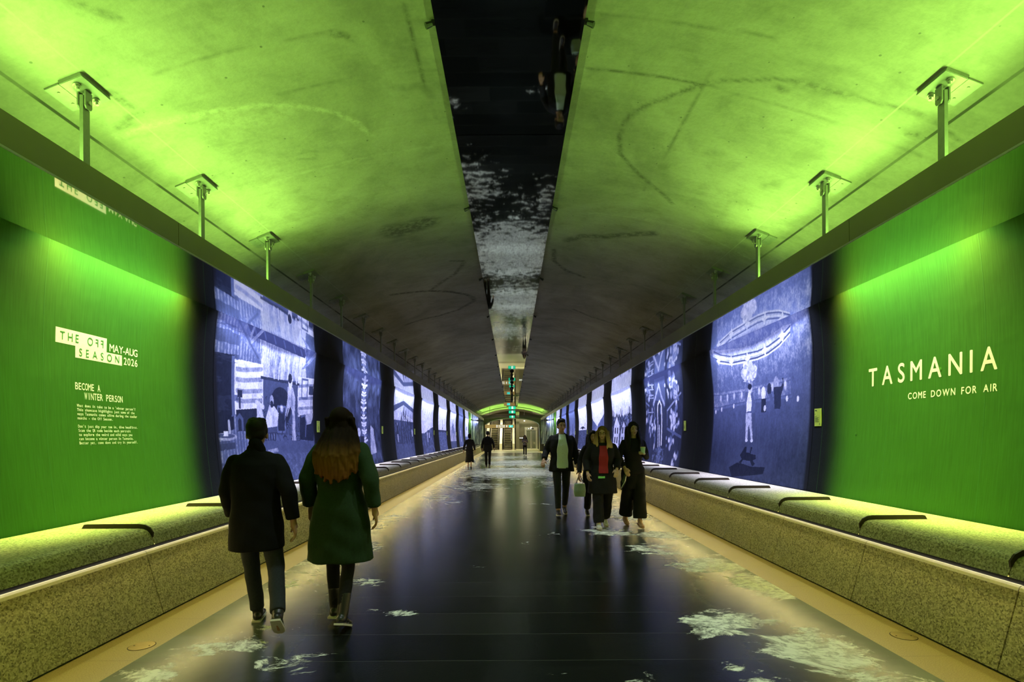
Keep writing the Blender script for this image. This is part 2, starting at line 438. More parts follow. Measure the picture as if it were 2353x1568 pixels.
# ------------------------------------------------------------------ the tunnel shell
def vault_marks(X, Y):
    """drawn cracks, patch edges and joints on the near vault (dark, light)"""
    dark = np.zeros_like(X); lite = np.zeros_like(X)
    def stroke(buf, pts, w, amt):
        pts = np.array(pts, float)
        d = np.full(X.shape, 9.0)
        for a, b in zip(pts[:-1], pts[1:]):
            ab = b - a; L = (ab ** 2).sum() + 1e-9
            t = np.clip(((X - a[0]) * ab[0] + (Y - a[1]) * ab[1]) / L, 0, 1)
            d = np.minimum(d, np.hypot(X - a[0] - t * ab[0], Y - a[1] - t * ab[1]))
        buf[:] = np.maximum(buf, amt * np.clip(1.6 - d / (w * .72), 0, 1))
    def at(u, v):
        a, b = (u - U0) / F_PX, (V0 - v) / F_PX
        x_, z_ = a * math.cos(ROLL) - b * math.sin(ROLL), a * math.sin(ROLL) + b * math.cos(ROLL)
        lo, hi = .5, 60
        for _ in range(50):
            m = (lo + hi) / 2
            if EYE + z_ * m < vault_z(x_ * m): lo = m
            else: hi = m
        return (x_ * lo, lo)
    R = lambda q: [at(1353 + a / 2.351, b / 2.351) for a, b in q]
    L = lambda q: [at(a / 2.351, b / 2.351) for a, b in q]
    C = lambda q: [at(900 + a / 1.742, b / 1.742) for a, b in q]
    # right hand stain loop and joints
    stroke(dark, R([(615, 455), (520, 490), (420, 530), (330, 560), (260, 595), (215, 635), (180, 680), (165, 740), (170, 830), (220, 890), (290, 960), (340, 1000), (400, 1050), (450, 1100)]), .03, .55)
    stroke(dark, R([(615, 455), (690, 440), (760, 435), (880, 435), (1000, 425), (1130, 440), (1300, 490), (1450, 530), (1600, 565), (1720, 590), (1860, 650), (2000, 760)]), .022, .5)
    stroke(dark, R([(1150, 450), (1300, 490), (1400, 520)]), .07, .35)
    stroke(dark, R([(0, 370), (300, 405), (615, 455)]), .018, .6)
    stroke(dark, R([(615, 455), (900, 540), (1200, 620), (1500, 715), (1710, 805), (1800, 850)]), .014, .3)
    stroke(dark, R([(0, 75), (400, 120), (760, 165), (1000, 205)]), .012, .4)
    stroke(dark, R([(860, 0), (760, 180), (610, 470), (460, 750), (300, 1030)]), .012, .5)
    stroke(dark, R([(1020, 470), (1050, 490)]), .04, .5)
    stroke(dark, R([(650, 820), (710, 830)]), .06, .25)
    stroke(dark, R([(950, 1010), (1010, 990)]), .07, .25)
    stroke(dark, R([(1730, 720), (1760, 725)]), .04, .6)
    stroke(lite, R([(0, 1150), (300, 1185), (600, 1260), (870, 1400)]), .02, .4)
    # left hand patch and joints
    stroke(lite, L([(640, 740), (760, 690), (900, 660), (1050, 625), (1160, 600), (1280, 590), (1400, 570), (1600, 575), (1800, 605), (1930, 665), (2000, 730)]), .035, .55)
    stroke(lite, L([(1100, 640), (1300, 650), (1450, 640), (1550, 600)]), .12, .25)
    stroke(dark, L([(2190, 20), (2250, 300), (2310, 500), (2350, 640)]), .012, .6)
    stroke(dark, L([(820, 410), (1200, 285), (1600, 205), (1790, 170)]), .010, .3)
    stroke(dark, L([(1500, 510), (1900, 430), (2350, 375)]), .010, .35)
    stroke(lite, L([(1400, 1010), (1680, 920), (2000, 850), (2200, 810), (2350, 795)]), .02, .3)
    stroke(dark, L([(970, 685), (1120, 635)]), .015, .6)
    stroke(dark, L([(600, 500), (680, 560), (750, 600), (700, 640), (640, 690), (740, 680)]), .035, .45)
    stroke(dark, L([(1800, 180), (1860, 190), (1900, 205)]), .045, .5)
    stroke(dark, L([(400, 15), (480, 35), (560, 75), (640, 100)]), .035, .45)
    stroke(dark, L([(1600, 840), (1650, 815), (1710, 820), (1700, 860), (1610, 860)]), .02, .3)
    stroke(dark, L([(2100, 1240), (2180, 1230), (2270, 1220)]), .18, .5)
    stroke(dark, L([(2180, 480), (2280, 460), (2330, 520)]), .05, .25)
    # middle distance
    stroke(dark, C([(60, 1300), (120, 1280), (190, 1265), (270, 1240), (330, 1205), (325, 1190), (300, 1180), (230, 1168), (160, 1165), (0, 1180)]), .06, .75)
    stroke(dark, C([(160, 1160), (200, 1130), (250, 1100), (285, 1060), (290, 1045), (240, 1045)]), .05, .6)
    stroke(dark, C([(650, 1000), (650, 1045), (700, 1085), (770, 1110)]), .05, .65)
    stroke(dark, C([(700, 965), (760, 945), (850, 948), (950, 940), (1045, 935)]), .09, .55)
    stroke(dark, C([(730, 1240), (800, 1270), (900, 1300)]), .06, .6)
    stroke(dark, C([(20, 930), (80, 910), (140, 890)]), .22, .6)
    return dark, lite
YV = 64.0             # the vault runs on over the portal
def make_vault():
    tx = np.linspace(-4.35, 4.35, 291) + XC
    ty = np.concatenate([np.arange(.5, 16, .03), np.arange(16, YV + .01, .8)])
    ty = np.concatenate([[Y0, -2, -1], ty])
    X, Y = np.meshgrid(tx, ty)
    Z = VZ - VK * (X - XC) ** 2
    dark, lite = vault_marks(X, Y)
    ny, nx = X.shape
    co = np.stack([X, Y, Z], -1).reshape(-1, 3)
    i = np.arange(nx * ny).reshape(ny, nx)
    q = np.stack([i[:-1, :-1], i[1:, :-1], i[1:, 1:], i[:-1, 1:]], -1).reshape(-1, 4)
    me = bpy.data.meshes.new('ceiling')
    me.from_pydata(co, [], q)
    a = me.attributes.new('marks', 'FLOAT_VECTOR', 'POINT')
    a.data.foreach_set('vector', np.stack([dark, lite, 0 * dark], -1).astype(np.float32).ravel())
    me.polygons.foreach_set('use_smooth', [True] * len(me.polygons))
    o = link('ceiling', me, M_CONCRETE)
    return struct(o)
make_vault()

# mirror-polished strip along the crown of the vault: separate sheets with open joints
bm = bmesh.new()
y = Y0
for ye in [5.36 + 5.4 * k for k in range(-1, 9)] + [Y1 - .2]:
    box(bm, -.56, .56, y + .006, ye - .006, VZ - .045, VZ + .03)
    y = ye
struct(fin('trim_1', bm, M_STRIP))

# floor with printed foam
def make_floor_mesh():
    hw = 2.586
    tx = np.linspace(-hw, hw, 53) + XC
    ty = np.arange(Y0, 48.61, .1)
    X, Y = np.meshgrid(tx, ty)
    m = np.zeros_like(X)
    def blob(cx, cy, rx, ry, amt, rot=0.0):
        dx, dy = X - cx, Y - cy
        c, s = math.cos(rot), math.sin(rot)
        u, v = (dx * c + dy * s) / rx, (-dx * s + dy * c) / ry
        m[:] = np.maximum(m, amt * np.exp(-(u * u + v * v) ** 1.3))
    blob(2.3, 6.1, .45, .55, 1.0); blob(2.5, 5.2, .35, .6, 1.0)
    blob(1.75, 4.2, .5, .35, .95, .3); blob(2.1, 3.6, .45, .55, 1.05); blob(2.2, 3.0, .5, .5, .9); blob(1.45, 3.3, .3, .25, .6)
    blob(2.2, 10.0, .55, 1.2, .95); blob(1.5, 8.2, .5, .45, .9); blob(2.3, 7.9, .5, .5, .95); blob(.55, 8.0, .35, .35, .45); blob(.2, 7.4, .3, .2, .5)
    blob(-1.95, 7.2, .35, .4, .75); blob(-1.5, 5.4, .45, .22, .75); blob(-1.0, 4.45, .35, .16, .6); blob(-2.2, 5.6, .5, .8, .62)
    blob(-2.0, 3.8, .6, .5, .62); blob(-1.45, 3.5, .4, .3, .55); blob(-2.1, 3.0, .4, .4, .55); blob(.3, 3.4, .2, .2, .35)
    blob(-1.5, 12.0, .6, .5, .5); blob(.6, 11.5, .5, .5, .5); blob(2.2, 13.0, .6, 1.5, .8)
    blob(-1.2, 16.0, 1.5, 2.4, .66); blob(-1.8, 13.0, .6, .8, .7); blob(1.0, 17.0, 1.4, 2.2, .58); blob(0, 22, 2.8, 4.5, 1.0); blob(.3, 30, 2.8, 5, .95); blob(-.6, 38, 2.8, 5, .75); blob(.5, 45, 2.6, 3, .45)
    ny, nx = X.shape
    co = np.stack([X, Y, 0 * X], -1).reshape(-1, 3)
    i = np.arange(nx * ny).reshape(ny, nx)
    q = np.stack([i[:-1, :-1], i[:-1, 1:], i[1:, 1:], i[1:, :-1]], -1).reshape(-1, 4)
    me = bpy.data.meshes.new('floor')
    me.from_pydata(co, [], q)
    blob(-2.3, 3.2, .3, .5, .7); blob(-2.45, 6.5, .25, 1.2, .62); blob(.9, 3.15, .35, .2, .55); blob(1.9, 6.9, .5, .5, .8); blob(-.4, 6.1, .3, .15, .45); blob(-2.3, 9.5, .35, 1.5, .6)
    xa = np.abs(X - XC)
    milk_sheen = np.clip((xa - 1.35) / 1.2, 0, 1) ** 1.3 * np.clip((13 - Y) / 6, .15, 1) + .5 * m * np.clip(m - .5, 0, 1)  # milky water print plus edge sheen painted into the floor colour
    b = me.attributes.new('milk_sheen', 'FLOAT', 'POINT')
    b.data.foreach_set('value', np.clip(milk_sheen, 0, 1).astype(np.float32).ravel())
    a = me.attributes.new('foam', 'FLOAT', 'POINT')
    a.data.foreach_set('value', m.astype(np.float32).ravel())
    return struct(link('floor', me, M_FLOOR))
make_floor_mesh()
for s in (-1, 1):
    bm = bmesh.new()
    xa, xb = sorted((XC + s * 2.586, XC + s * 3.3))
    vs = [bm.verts.new(p) for p in ((xa, Y0, 0), (xb, Y0, 0), (xb, Y1, 0), (xa, Y1, 0))]
    bm.faces.new(vs)
    struct(fin('floor_border_%s' % SIDE_WORD[s], bm, M_BORDER))
bm = bmesh.new()
vs = [bm.verts.new(p) for p in ((-2.586 + XC, 48.6, 0), (2.586 + XC, 48.6, 0), (2.586 + XC, Y1, 0), (-2.586 + XC, Y1, 0))]
bm.faces.new(vs)
struct(fin('floor_landing', bm, M_HALLFLOOR))

# curved printed walls
ZS = [.55 + .06 * i for i in range(49)]
ZS = [z for z in ZS if z < 3.44]
def wall_point(side, y, z, off=0.0):
    return Vector((XC + side * (panel_x(z) - off), y, z))
for s in (-1, 1):
    bm = bmesh.new()
    ys = [Y0 + 1.0 * i for i in range(int(Y1 - Y0) + 1)]
    grid = [[bm.verts.new(wall_point(s, y, z)) for z in ZS] for y in ys]
    back = [[bm.verts.new(wall_point(s, y, z, -.08)) for z in (ZS[0], ZS[-1])] for y in (ys[0], ys[-1])]
    for a, b in zip(grid[:-1], grid[1:]):
        for k in range(len(ZS) - 1):
            bm.faces.new((a[k], a[k + 1], b[k + 1], b[k]))
    struct(fin('wall_%s' % SIDE_WORD[s], bm, M_WALL, None, True))
    # raw concrete behind the beam, from wall top to vault
    bm = bmesh.new()
    box(bm, *sorted((XC + s * 4.0, XC + s * 4.4)), Y0, YV, 3.40, vault_z(XC + 4.0) + .02)
    struct(fin('wall_%s_upper' % SIDE_WORD[s], bm, M_CONCRETE))
# rear wall behind the camera, so the tunnel is closed
bm = bmesh.new()
box(bm, -4.4, 4.4, Y0 - .2, Y0, 0, 4.7)
struct(fin('wall_back', bm, M_HALLWALL))

# suspended beam on each side: painted box, polished soffit
for s in (-1, 1):
    bm = bmesh.new()
    yy = Y0
    for ye in [4.47 + 2.84 * k for k in range(-2, 18)]:
        if ye > Y1: ye = Y1
        if ye - yy > .2:
            xa, xb = sorted((XC + s * X_BEAM, XC + s * X_BEAM_BACK))
            box(bm, xa, xb, yy + .003, ye - .003, Z_SOFFIT + .014, Z_BEAM)
        yy = ye
        if yy >= Y1: break
    o = fin('beam_%s' % SIDE_WORD[s], bm, M_BEAM)
    struct(o)
    bm = bmesh.new()
    xa, xb = sorted((XC + s * (X_BEAM - .003), XC + s * X_BEAM_BACK))
    box(bm, xa, xb, Y0, Y1, Z_SOFFIT, Z_SOFFIT + .012)
    struct(fin('soffit_%s' % SIDE_WORD[s], bm, M_SOFFIT))
    bm = bmesh.new()
    xa, xb = sorted((XC + s * (X_BEAM - .010), XC + s * (X_BEAM - .0035)))
    box(bm, xa, xb, Y0, Y1, Z_SOFFIT - .002, Z_SOFFIT + .012)
    struct(fin('trim_2_%s' % SIDE_WORD[s], bm, M_BEAM_EDGE))

# ------------------------------------------------------------------ benches
SEAT_PROF = [(3.085, .600), (3.105, .665), (3.118, .695), (3.140, .719), (3.172, .732), (3.215, .736), (3.965, .736), (3.965, .675), (3.46, .640), (3.40, .600)]
BASE_PROF = [(3.012, .012), (3.155, .522), (3.170, .540), (3.46, .540), (3.46, .012)]
EDGE_PROF = [(3.1475, .510), (3.1535, .5305), (3.168, .5445), (3.180, .5445), (3.180, .5402), (3.1702, .5402), (3.1562, .5262), (3.1512, .510)]
def build_seat(s):
    t = thing('bench_seat_slab', '', 'bench slab')
    bm = bmesh.new()
    extrude_profile(bm, [(s * x, z) for x, z in SEAT_PROF], .004, MOD - .004)
    o = fin('stone_slab', bm, M_GRANITE, t)
    # dark bronze divider fin lying in the joint at the far end of the slab
    bm = bmesh.new()
    fin_in = [(3.095, .660), (3.118, .695), (3.140, .719), (3.172, .732), (3.215, .736), (3.70, .736)]
    fin_out = [(3.68, .770), (3.66, .774), (3.215, .774), (3.165, .768), (3.122, .745), (3.090, .700)]
    pr = [(s * x, z) for x, z in fin_in + fin_out]
    extrude_profile(bm, pr, MOD - .010, MOD + .004)
    fin('bronze_divider', bm, M_BRONZE, t)['label'] = 'dark bronze divider fin in the joint'
    return t
def build_base(s):
    t = thing('bench_base_block', '', 'bench base')
    bm = bmesh.new()
    extrude_profile(bm, [(s * x, z) for x, z in BASE_PROF], .005, MOD - .005)
    fin('stone_face', bm, M_GRANITE, t)
    bm = bmesh.new()
    extrude_profile(bm, [(s * x, z) for x, z in EDGE_PROF], .004, MOD - .004)
    fin('top_edge', bm, M_EDGE, t)['label'] = 'top edge painted pale to look lit'
    return t
for s, ph in ((-1, 4.46), (1, 4.70)):
    seat = base = None
    k0 = -3
    n = 0
    for k in range(k0, 34):
        y = ph + MOD * (k - 1)
        if y + MOD > Y1 - .15: break
        n += 1
        v = nth(n - 2) if n > 2 else None
        # the slabs fully behind the picture edge carry the bench on past the camera
        la = ('granite seat slab below the %s, %s' % (SIDE_NAME[s], ('nearest of its row' if n == 1 else nth(n) + ' from the near end')))
        lb = ('leaning granite base block below the %s, %s' % (SIDE_NAME[s], ('nearest of its row' if n == 1 else nth(n) + ' from the near end')))
        if seat is None:
            seat, base = build_seat(s), build_base(s)
            a, b = seat, base
        else:
            a, b = dup(seat), dup(base)
        a.location = b.location = (XC, y, 0)
        a['label'], b['label'] = la, lb
        a['group'] = 'granite seat slabs below the %s wall' % SIDE_NAME[s]
        b['group'] = 'granite bench base blocks below the %s wall' % SIDE_NAME[s]
    # dark recess between base and seat, dark plinth joint
    bm = bmesh.new()
    xa, xb = sorted((XC + s * 3.30, XC + s * 3.45))
    box(bm, xa, xb, Y0, Y1 - .15, .541, .599)
    struct(fin('trim_3_%s' % SIDE_WORD[s], bm, M_BLACK))
    bm = bmesh.new()
    xa, xb = sorted((XC + s * 3.182, XC + s * 3.45))
    box(bm, xa, xb, Y0, Y1 - .15, .5404, .5440)
    struct(fin('gap_shade_%s' % SIDE_WORD[s], bm, M_BLACK))  # black sheet over the granite painting in the gap's shade
    bm = bmesh.new()
    xa, xb = sorted((XC + s * 3.022, XC + s * 3.45))
    box(bm, xa, xb, Y0, Y1 - .15, .0005, .0118)
    struct(fin('baseboard_%s' % SIDE_WORD[s], bm, M_BLACK))
    # stone kerb carrying the back of the seat
    bm = bmesh.new()
    xa, xb = sorted((XC + s * 3.47, XC + s * 3.95))
    box(bm, xa, xb, Y0, Y1 - .15, .0, .64)
    struct(fin('wall_base_%s' % SIDE_WORD[s], bm, M_BLACK))

# ------------------------------------------------------------------ hangers
def build_hanger(s):
    t = thing('ceiling_hanger', '', 'hanger')
    zt = vault_z(XC + X_HANG)
    ang = math.atan(2 * VK * X_HANG)        # slope of the vault at the hanger
    rot = Matrix.Rotation(s * ang, 4, 'Y')
    T = Matrix.Translation((s * X_HANG, 0, zt))
    def local(name, bm, m, **k):
        bmesh.ops.transform(bm, matrix=T @ rot, verts=bm.verts[:])
        return fin(name, bm, m, t, **k)
    bm = bmesh.new(); box(bm, -.085, .085, -.135, .135, -.030, .012); local('mounting_plate', bm, M_GALV, bevel=.003)
    bm = bmesh.new(); box(bm, s * .15 - .055, s * .15 + .055, -.12, .12, -.014, .012)
    for dy in (-.06, .06): cyl(bm, (s * .15, dy, -.018), (s * .15, dy, -.010), .010, n=10)
    local('cover_plate', bm, M_GALV, bevel=.002)
    for dy in (-.085, .085):
        bm = bmesh.new()
        cyl(bm, (0, dy, -.030), (0, dy, -.038), .026, n=14)
        cyl(bm, (0, dy, -.036), (0, dy, -.054), .019, n=6)
        cyl(bm, (0, dy, -.050), (0, dy, -.070), .010, n=10)
        local('bolt', bm, M_BOLT)
    # clevis lugs and pin
    bm = bmesh.new()
    for sx in (-1, 1):
        x = s * X_HANG + sx * .026
        pr = [(-.030, 0), (.030, 0), (.030, -.105), (.018, -.125), (-.018, -.125), (-.030, -.105)]
        A = [bm.verts.new((x - .006, a, zt - .028 + b)) for a, b in pr]
        B_ = [bm.verts.new((x + .006, a, zt - .028 + b)) for a, b in pr]
        for i in range(6): bm.faces.new((A[i], A[(i + 1) % 6], B_[(i + 1) % 6], B_[i]))
        bm.faces.new(A); bm.faces.new(B_[::-1])
    fin('clevis', bm, M_GALV, t)
    bm = bmesh.new(); cyl(bm, (s * X_HANG - .046, 0, zt - .105), (s * X_HANG + .046, 0, zt - .105), .014, n=6)
    fin('pin', bm, M_BOLT, t)
    bm = bmesh.new()
    zb = Z_BEAM - .01
    w, h = .030, .013
    prof = [(-w, zt - .06), (-w, zb + .13), (-w - .012, zb + .06), (-w - .045, zb), (w + .0, zb), (w, zt - .06)]
    A = [bm.verts.new((s * X_HANG - h, -a * 1.0, b)) for a, b in prof]
    B_ = [bm.verts.new((s * X_HANG + h, -a * 1.0, b)) for a, b in prof]
    n = len(prof)
    for i in range(n): bm.faces.new((A[i], A[(i + 1) % n], B_[(i + 1) % n], B_[i]))
    bm.faces.new(A); bm.faces.new(B_[::-1])
    fin('flat_bar', bm, M_GALV, t)
    return t
for s in (-1, 1):
    h0 = None
    for k in range(0, 35):
        y = 3.773 + MOD * k
        if y > Y1 - .6: break
        h = build_hanger(s) if h0 is None else dup(h0)
        if h0 is None: h0 = h
        h.location = (XC, y, 0)
        h['label'] = 'steel beam hanger above the %s side, %s' % (SIDE_NAME[s], 'closest to the camera' if k == 0 else nth(k + 1) + ' from the near end')
        h['group'] = 'steel hangers above the %s wall' % SIDE_NAME[s]

# small spotlights clipped to the edges of the mirror strip
def build_clip(s):
    t = thing('strip_spotlight', '', 'spotlight')
    bm = bmesh.new(); box(bm, -.012, .012, -.02, .02, -.012, .012); fin('clip', bm, M_DARKMETAL, t)
    bm = bmesh.new(); cyl(bm, (s * .012, 0, -.012), (s * .055, -.01, -.035), .018, .024, 12); fin('lamp_head', bm, M_DARKMETAL, t)
    bm = bmesh.new(); cyl(bm, (s * .0, 0, 0), (s * .02, 0, -.016), .007, n=8); fin('bracket', bm, M_DARKMETAL, t)
    return t
for s in (-1, 1):
    c0 = None
    for k in range(14):
        c = build_clip(s) if c0 is None else dup(c0)
        c0 = c0 or c
        c.location = (s * .574, 3.92 + 3.18 * k, VZ - .03)
        c['label'] = 'small black spotlight on the strip edge, %s side, %s' % (SIDE_NAME[s], 'closest to the camera' if k == 0 else nth(k + 1) + ' from the near end')
        d_ = bpy.data.lights.new('strip_spot_beam', 'SPOT')
        d_.energy, d_.color, d_.spot_size, d_.spot_blend, d_.shadow_soft_size = 170, (.88, .96, 1.0), math.radians(58), .4, .03
        o_ = bpy.data.objects.new('strip_spot_beam', d_); COL.objects.link(o_)
        o_.location = (s * .63, 3.92 + 3.18 * k, VZ - .10); o_.rotation_euler = (0, math.radians(s * 3), 0)
        c['group'] = 'small spotlights along the mirror strip, %s side' % SIDE_NAME[s]

# brass floor covers
for s, y, x in ((-1, 3.78, -2.69), (1, 3.88, 2.90)):
    t = thing('floor_access_cover', 'round brass cover set in the pale floor border along the %s bench' % SIDE_NAME[s], 'floor cover', (x, y, 0))
    bm = bmesh.new(); cyl(bm, (0, 0, .0005), (0, 0, .003), .082, n=48); fin('disc', bm, M_BRASS, t)
    bm = bmesh.new()
    n = 48
    for i in range(n):
        a, b = 2 * PI * i / n, 2 * PI * (i + 1) / n
        bm.faces.new([bm.verts.new((r * math.cos(q), r * math.sin(q), .0012)) for r, q in ((.083, a), (.087, a), (.087, b), (.083, b))])
    bmesh.ops.remove_doubles(bm, verts=bm.verts[:], dist=1e-5)
    fin('rim', bm, M_BLACK, t)
    for dx in (-.055, .055):
        bm = bmesh.new(); cyl(bm, (dx, 0, .003), (dx, 0, .0036), .006, n=10); fin('key_hole', bm, M_BLACK, t)
# ------------------------------------------------------------------ printed murals
_rng = np.random.default_rng(7)
def vnoise(x, y, seed=0, octaves=4):
    out = np.zeros_like(x); amp = 1.0; tot = 0
    r = np.random.default_rng(seed)
    for o in range(octaves):
        g = r.random((64, 64))
        xi, yi = np.floor(x).astype(int), np.floor(y).astype(int)
        fx, fy = x - xi, y - yi
        fx, fy = fx * fx * (3 - 2 * fx), fy * fy * (3 - 2 * fy)
        G = lambda a, b: g[a % 64, b % 64]
        v = (G(xi, yi) * (1 - fx) + G(xi + 1, yi) * fx) * (1 - fy) + (G(xi, yi + 1) * (1 - fx) + G(xi + 1, yi + 1) * fx) * fy
        out += amp * v; tot += amp
        amp *= .55; x, y = x * 2.03 + 17, y * 2.03 + 5
    return out / tot
def on_wall(side, u, v):
    """the point of the curved wall that pixel (u, v) of the photograph shows: (distance, height)"""
    a, b = (u - U0) / F_PX, (V0 - v) / F_PX
    x_, z_ = a * math.cos(ROLL) - b * math.sin(ROLL), a * math.sin(ROLL) + b * math.cos(ROLL)
    d = 4.05 / abs(x_)
    for _ in range(6):
        d = abs(XC + side * panel_x(min(3.5, max(.6, EYE + z_ * d)))) / abs(x_)
    return d, EYE + z_ * d
class Pic:
    def __init__(s, side, d0, d1, z0, z1, nx, nz, px=None):
        s.side, s.px = side, px
        s.D, s.Z = np.meshgrid(np.linspace(d0, d1, nx), np.linspace(z0, z1, nz))
        s.d0, s.d1, s.z0, s.z1 = d0, d1, z0, z1
        s.U = (s.D - d0) / (d1 - d0)
        if side > 0: s.U = 1 - s.U
        s.V = (s.Z - z0) / (z1 - z0)
        s.g = np.full(s.D.shape, .2)
        s.m = min((d1 - d0) / nx, (z1 - z0) / nz)
    def P(s, q):
        """points given in the crop's pixels or as (u, v) of the print -> metres on the wall"""
        if s.px:
            ox, oy, sc = s.px
            return [on_wall(s.side, ox + x / sc, oy + y / sc) for x, y in q]
        w, h = s.d1 - s.d0, s.z1 - s.z0
        return [((s.d0 + u * w) if s.side < 0 else (s.d1 - u * w), s.z0 + v * h) for u, v in q]
    def put(s, mask, val, a=1.0):
        k = np.clip(mask, 0, 1) * a
        s.g = s.g * (1 - k) + val * k
    def poly(s, q, val, a=1.0):
        p = s.P(q); m = np.zeros(s.D.shape, bool)
        for (x0, y0), (x1, y1) in zip(p, p[1:] + p[:1]):
            c = ((y0 > s.Z) != (y1 > s.Z))
            with np.errstate(divide='ignore', invalid='ignore'):
                m ^= c & (s.D < (x1 - x0) * (s.Z - y0) / (y1 - y0 + 1e-12) + x0)
        s.put(m.astype(float), val, a)
        return m
    def line(s, q, w, val, a=1.0):
        p = s.P(q); dd = np.full(s.D.shape, 9.0)
        for (x0, y0), (x1, y1) in zip(p[:-1], p[1:]):
            L = (x1 - x0) ** 2 + (y1 - y0) ** 2 + 1e-9
            t = np.clip(((s.D - x0) * (x1 - x0) + (s.Z - y0) * (y1 - y0)) / L, 0, 1)
            dd = np.minimum(dd, np.hypot(s.D - x0 - t * (x1 - x0), s.Z - y0 - t * (y1 - y0)))
        s.put(np.clip((w - dd) / s.m + .5, 0, 1), val, a)
    def ell(s, c, rx, ry, val, a=1.0, soft=0.0):
        (x, y), = s.P([c])
        r = np.hypot((s.D - x) / rx, (s.Z - y) / ry)
        s.put(np.clip((1 - r) / (soft + .03), 0, 1), val, a)
    def n(s, fx, fz, seed=1, o=4): return vnoise(s.D * fx + 40, s.Z * fz + 40, seed, o)
    def figure(s, u, v, h, val, coat=None):
        """standing figure, feet at (u, v), height h of the print"""
        a = h * (s.z1 - s.z0) / (s.d1 - s.d0)
        coat = val if coat is None else coat
        s.poly([(u - .10 * a, v), (u - .12 * a, v + .5 * h), (u + .12 * a, v + .5 * h), (u + .10 * a, v), (u + .03 * a, v), (u, v + .4 * h), (u - .03 * a, v)], val)
        s.poly([(u - .13 * a, v + .42 * h), (u - .17 * a, v + .78 * h), (u - .06 * a, v + .86 * h), (u + .06 * a, v + .86 * h), (u + .17 * a, v + .78 * h), (u + .13 * a, v + .42 * h)], coat)
        s.ell((u, v + .93 * h), .065 * h * (s.z1 - s.z0), .075 * h * (s.z1 - s.z0), val)
    def build(s, label, group, edge=None):
        g = np.clip(s.g, 0, 1) ** 1.45
        g = np.clip(g * (.74 + .52 * s.n(9, 9, 201)) * (.78 + .44 * s.n(60, 40, 202, 2)) + .05 * (s.n(22, 22, 203) - .5), 0, 1)
        # projector falloff painted into the print: dark dip below the top, faded sides
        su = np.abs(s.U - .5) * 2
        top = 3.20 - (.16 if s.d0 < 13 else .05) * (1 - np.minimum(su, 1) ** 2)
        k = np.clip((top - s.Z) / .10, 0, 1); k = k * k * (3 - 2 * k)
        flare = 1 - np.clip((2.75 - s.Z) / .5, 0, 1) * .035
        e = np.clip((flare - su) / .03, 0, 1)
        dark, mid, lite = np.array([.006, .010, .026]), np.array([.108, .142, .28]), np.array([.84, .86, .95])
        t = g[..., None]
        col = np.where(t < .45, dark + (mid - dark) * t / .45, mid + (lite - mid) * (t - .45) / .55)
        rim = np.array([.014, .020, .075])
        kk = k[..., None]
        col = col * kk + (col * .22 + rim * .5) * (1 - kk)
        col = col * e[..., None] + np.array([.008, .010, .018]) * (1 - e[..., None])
        nz, nx = s.D.shape
        X = np.polyval(_pc, s.Z - 1.5) - .003
        co = np.stack([XC + s.side * X, s.D, s.Z], -1).reshape(-1, 3)
        i = np.arange(nx * nz).reshape(nz, nx)
        q = np.stack([i[:-1, :-1], i[:-1, 1:], i[1:, 1:], i[1:, :-1]], -1).reshape(-1, 4)
        if s.side < 0: q = q[:, ::1]
        else: q = q[:, ::-1]
        me = bpy.data.meshes.new('photo_mural')
        me.from_pydata(co, [], q)
        a = me.color_attributes.new('print', 'FLOAT_COLOR', 'POINT')
        a.data.foreach_set('color', np.concatenate([col, np.ones((*col.shape[:2], 1))], -1).astype(np.float32).ravel())
        me.polygons.foreach_set('use_smooth', [True] * len(me.polygons))
        o = link('photo_mural', me, M_PRINT)
        return tag(o, label, 'mural', group)
MZ0, MZ1 = .742, 3.40
def pic(side, k, nx, nz, px=None):
    a = MURAL_START + MURAL_STEP * k
    return Pic(side, a, a + MURAL_LEN, MZ0, MZ1, nx, nz, px)
GROUP_M = {-1: 'photo murals in a row on the fireplace mural wall', 1: 'photo murals in a row on the theatre mural wall'}

# -- cabin interior with fireplace
p = pic(-1, 0, 260, 380, (480, 620, 3.1355))
p.g[:] = .30 + .25 * p.n(3, 3)
p.poly([(40, 180), (400, 250), (400, 700), (40, 640)], .5)
p.put((p.D < 8.4) * (np.sin(p.D * 75) * .5 + .5), .78, .55)
p.put((p.D > 10.0) * (np.sin(p.D * 75) * .5 + .5), .72, .5)
p.poly([(370, 380), (700, 560), (700, 810), (380, 780)], .80); p.put(((p.D > 8.3) & (p.D < 10.1) & (p.Z > 2.2)) * (p.n(26, 1.5, 3) > .55), .55, .5)
p.poly([(185, 640), (392, 685), (392, 1005), (185, 1045)], .95)
for y in (715, 790, 870, 940): p.line([(200, y), (250, y + 8), (380, y + 4)], .035, .5, .6)
p.poly([(40, 590), (182, 615), (182, 1150), (40, 1200)], .08); p.put((p.D < 7.75) * (p.n(1, 9, 9) > .6), .22, .5)
p.poly([(165, 620), (185, 625), (187, 1050), (165, 1060)], .5)
p.poly([(640, 770), (772, 790), (766, 1045), (640, 1060)], .88)
for y in (840, 930, 1000): p.line([(650, y), (765, y - 5)], .03, .5, .6)
p.poly([(270, 370), (710, 585), (690, 640), (300, 470)], .16)
for x in (330, 400, 470, 540, 610, 660): p.line([(x, 410 + (x - 330) * .5), (x + 12, 470 + (x - 330) * .45)], .018, .5)
p.poly([(195, 335), (262, 350), (310, 470), (378, 640), (342, 655), (240, 490)], .60); p.line([(215, 360), (290, 520), (355, 640)], .02, .35, .7)
p.line([(300, 490), (342, 375)], .03, .68); p.line([(308, 520), (402, 425)], .03, .72)
p.poly([(663, 722), (775, 590), (797, 602), (695, 712)], .62); p.line([(690, 560), (705, 640)], .03, .6); p.line([(735, 575), (705, 645)], .025, .6)
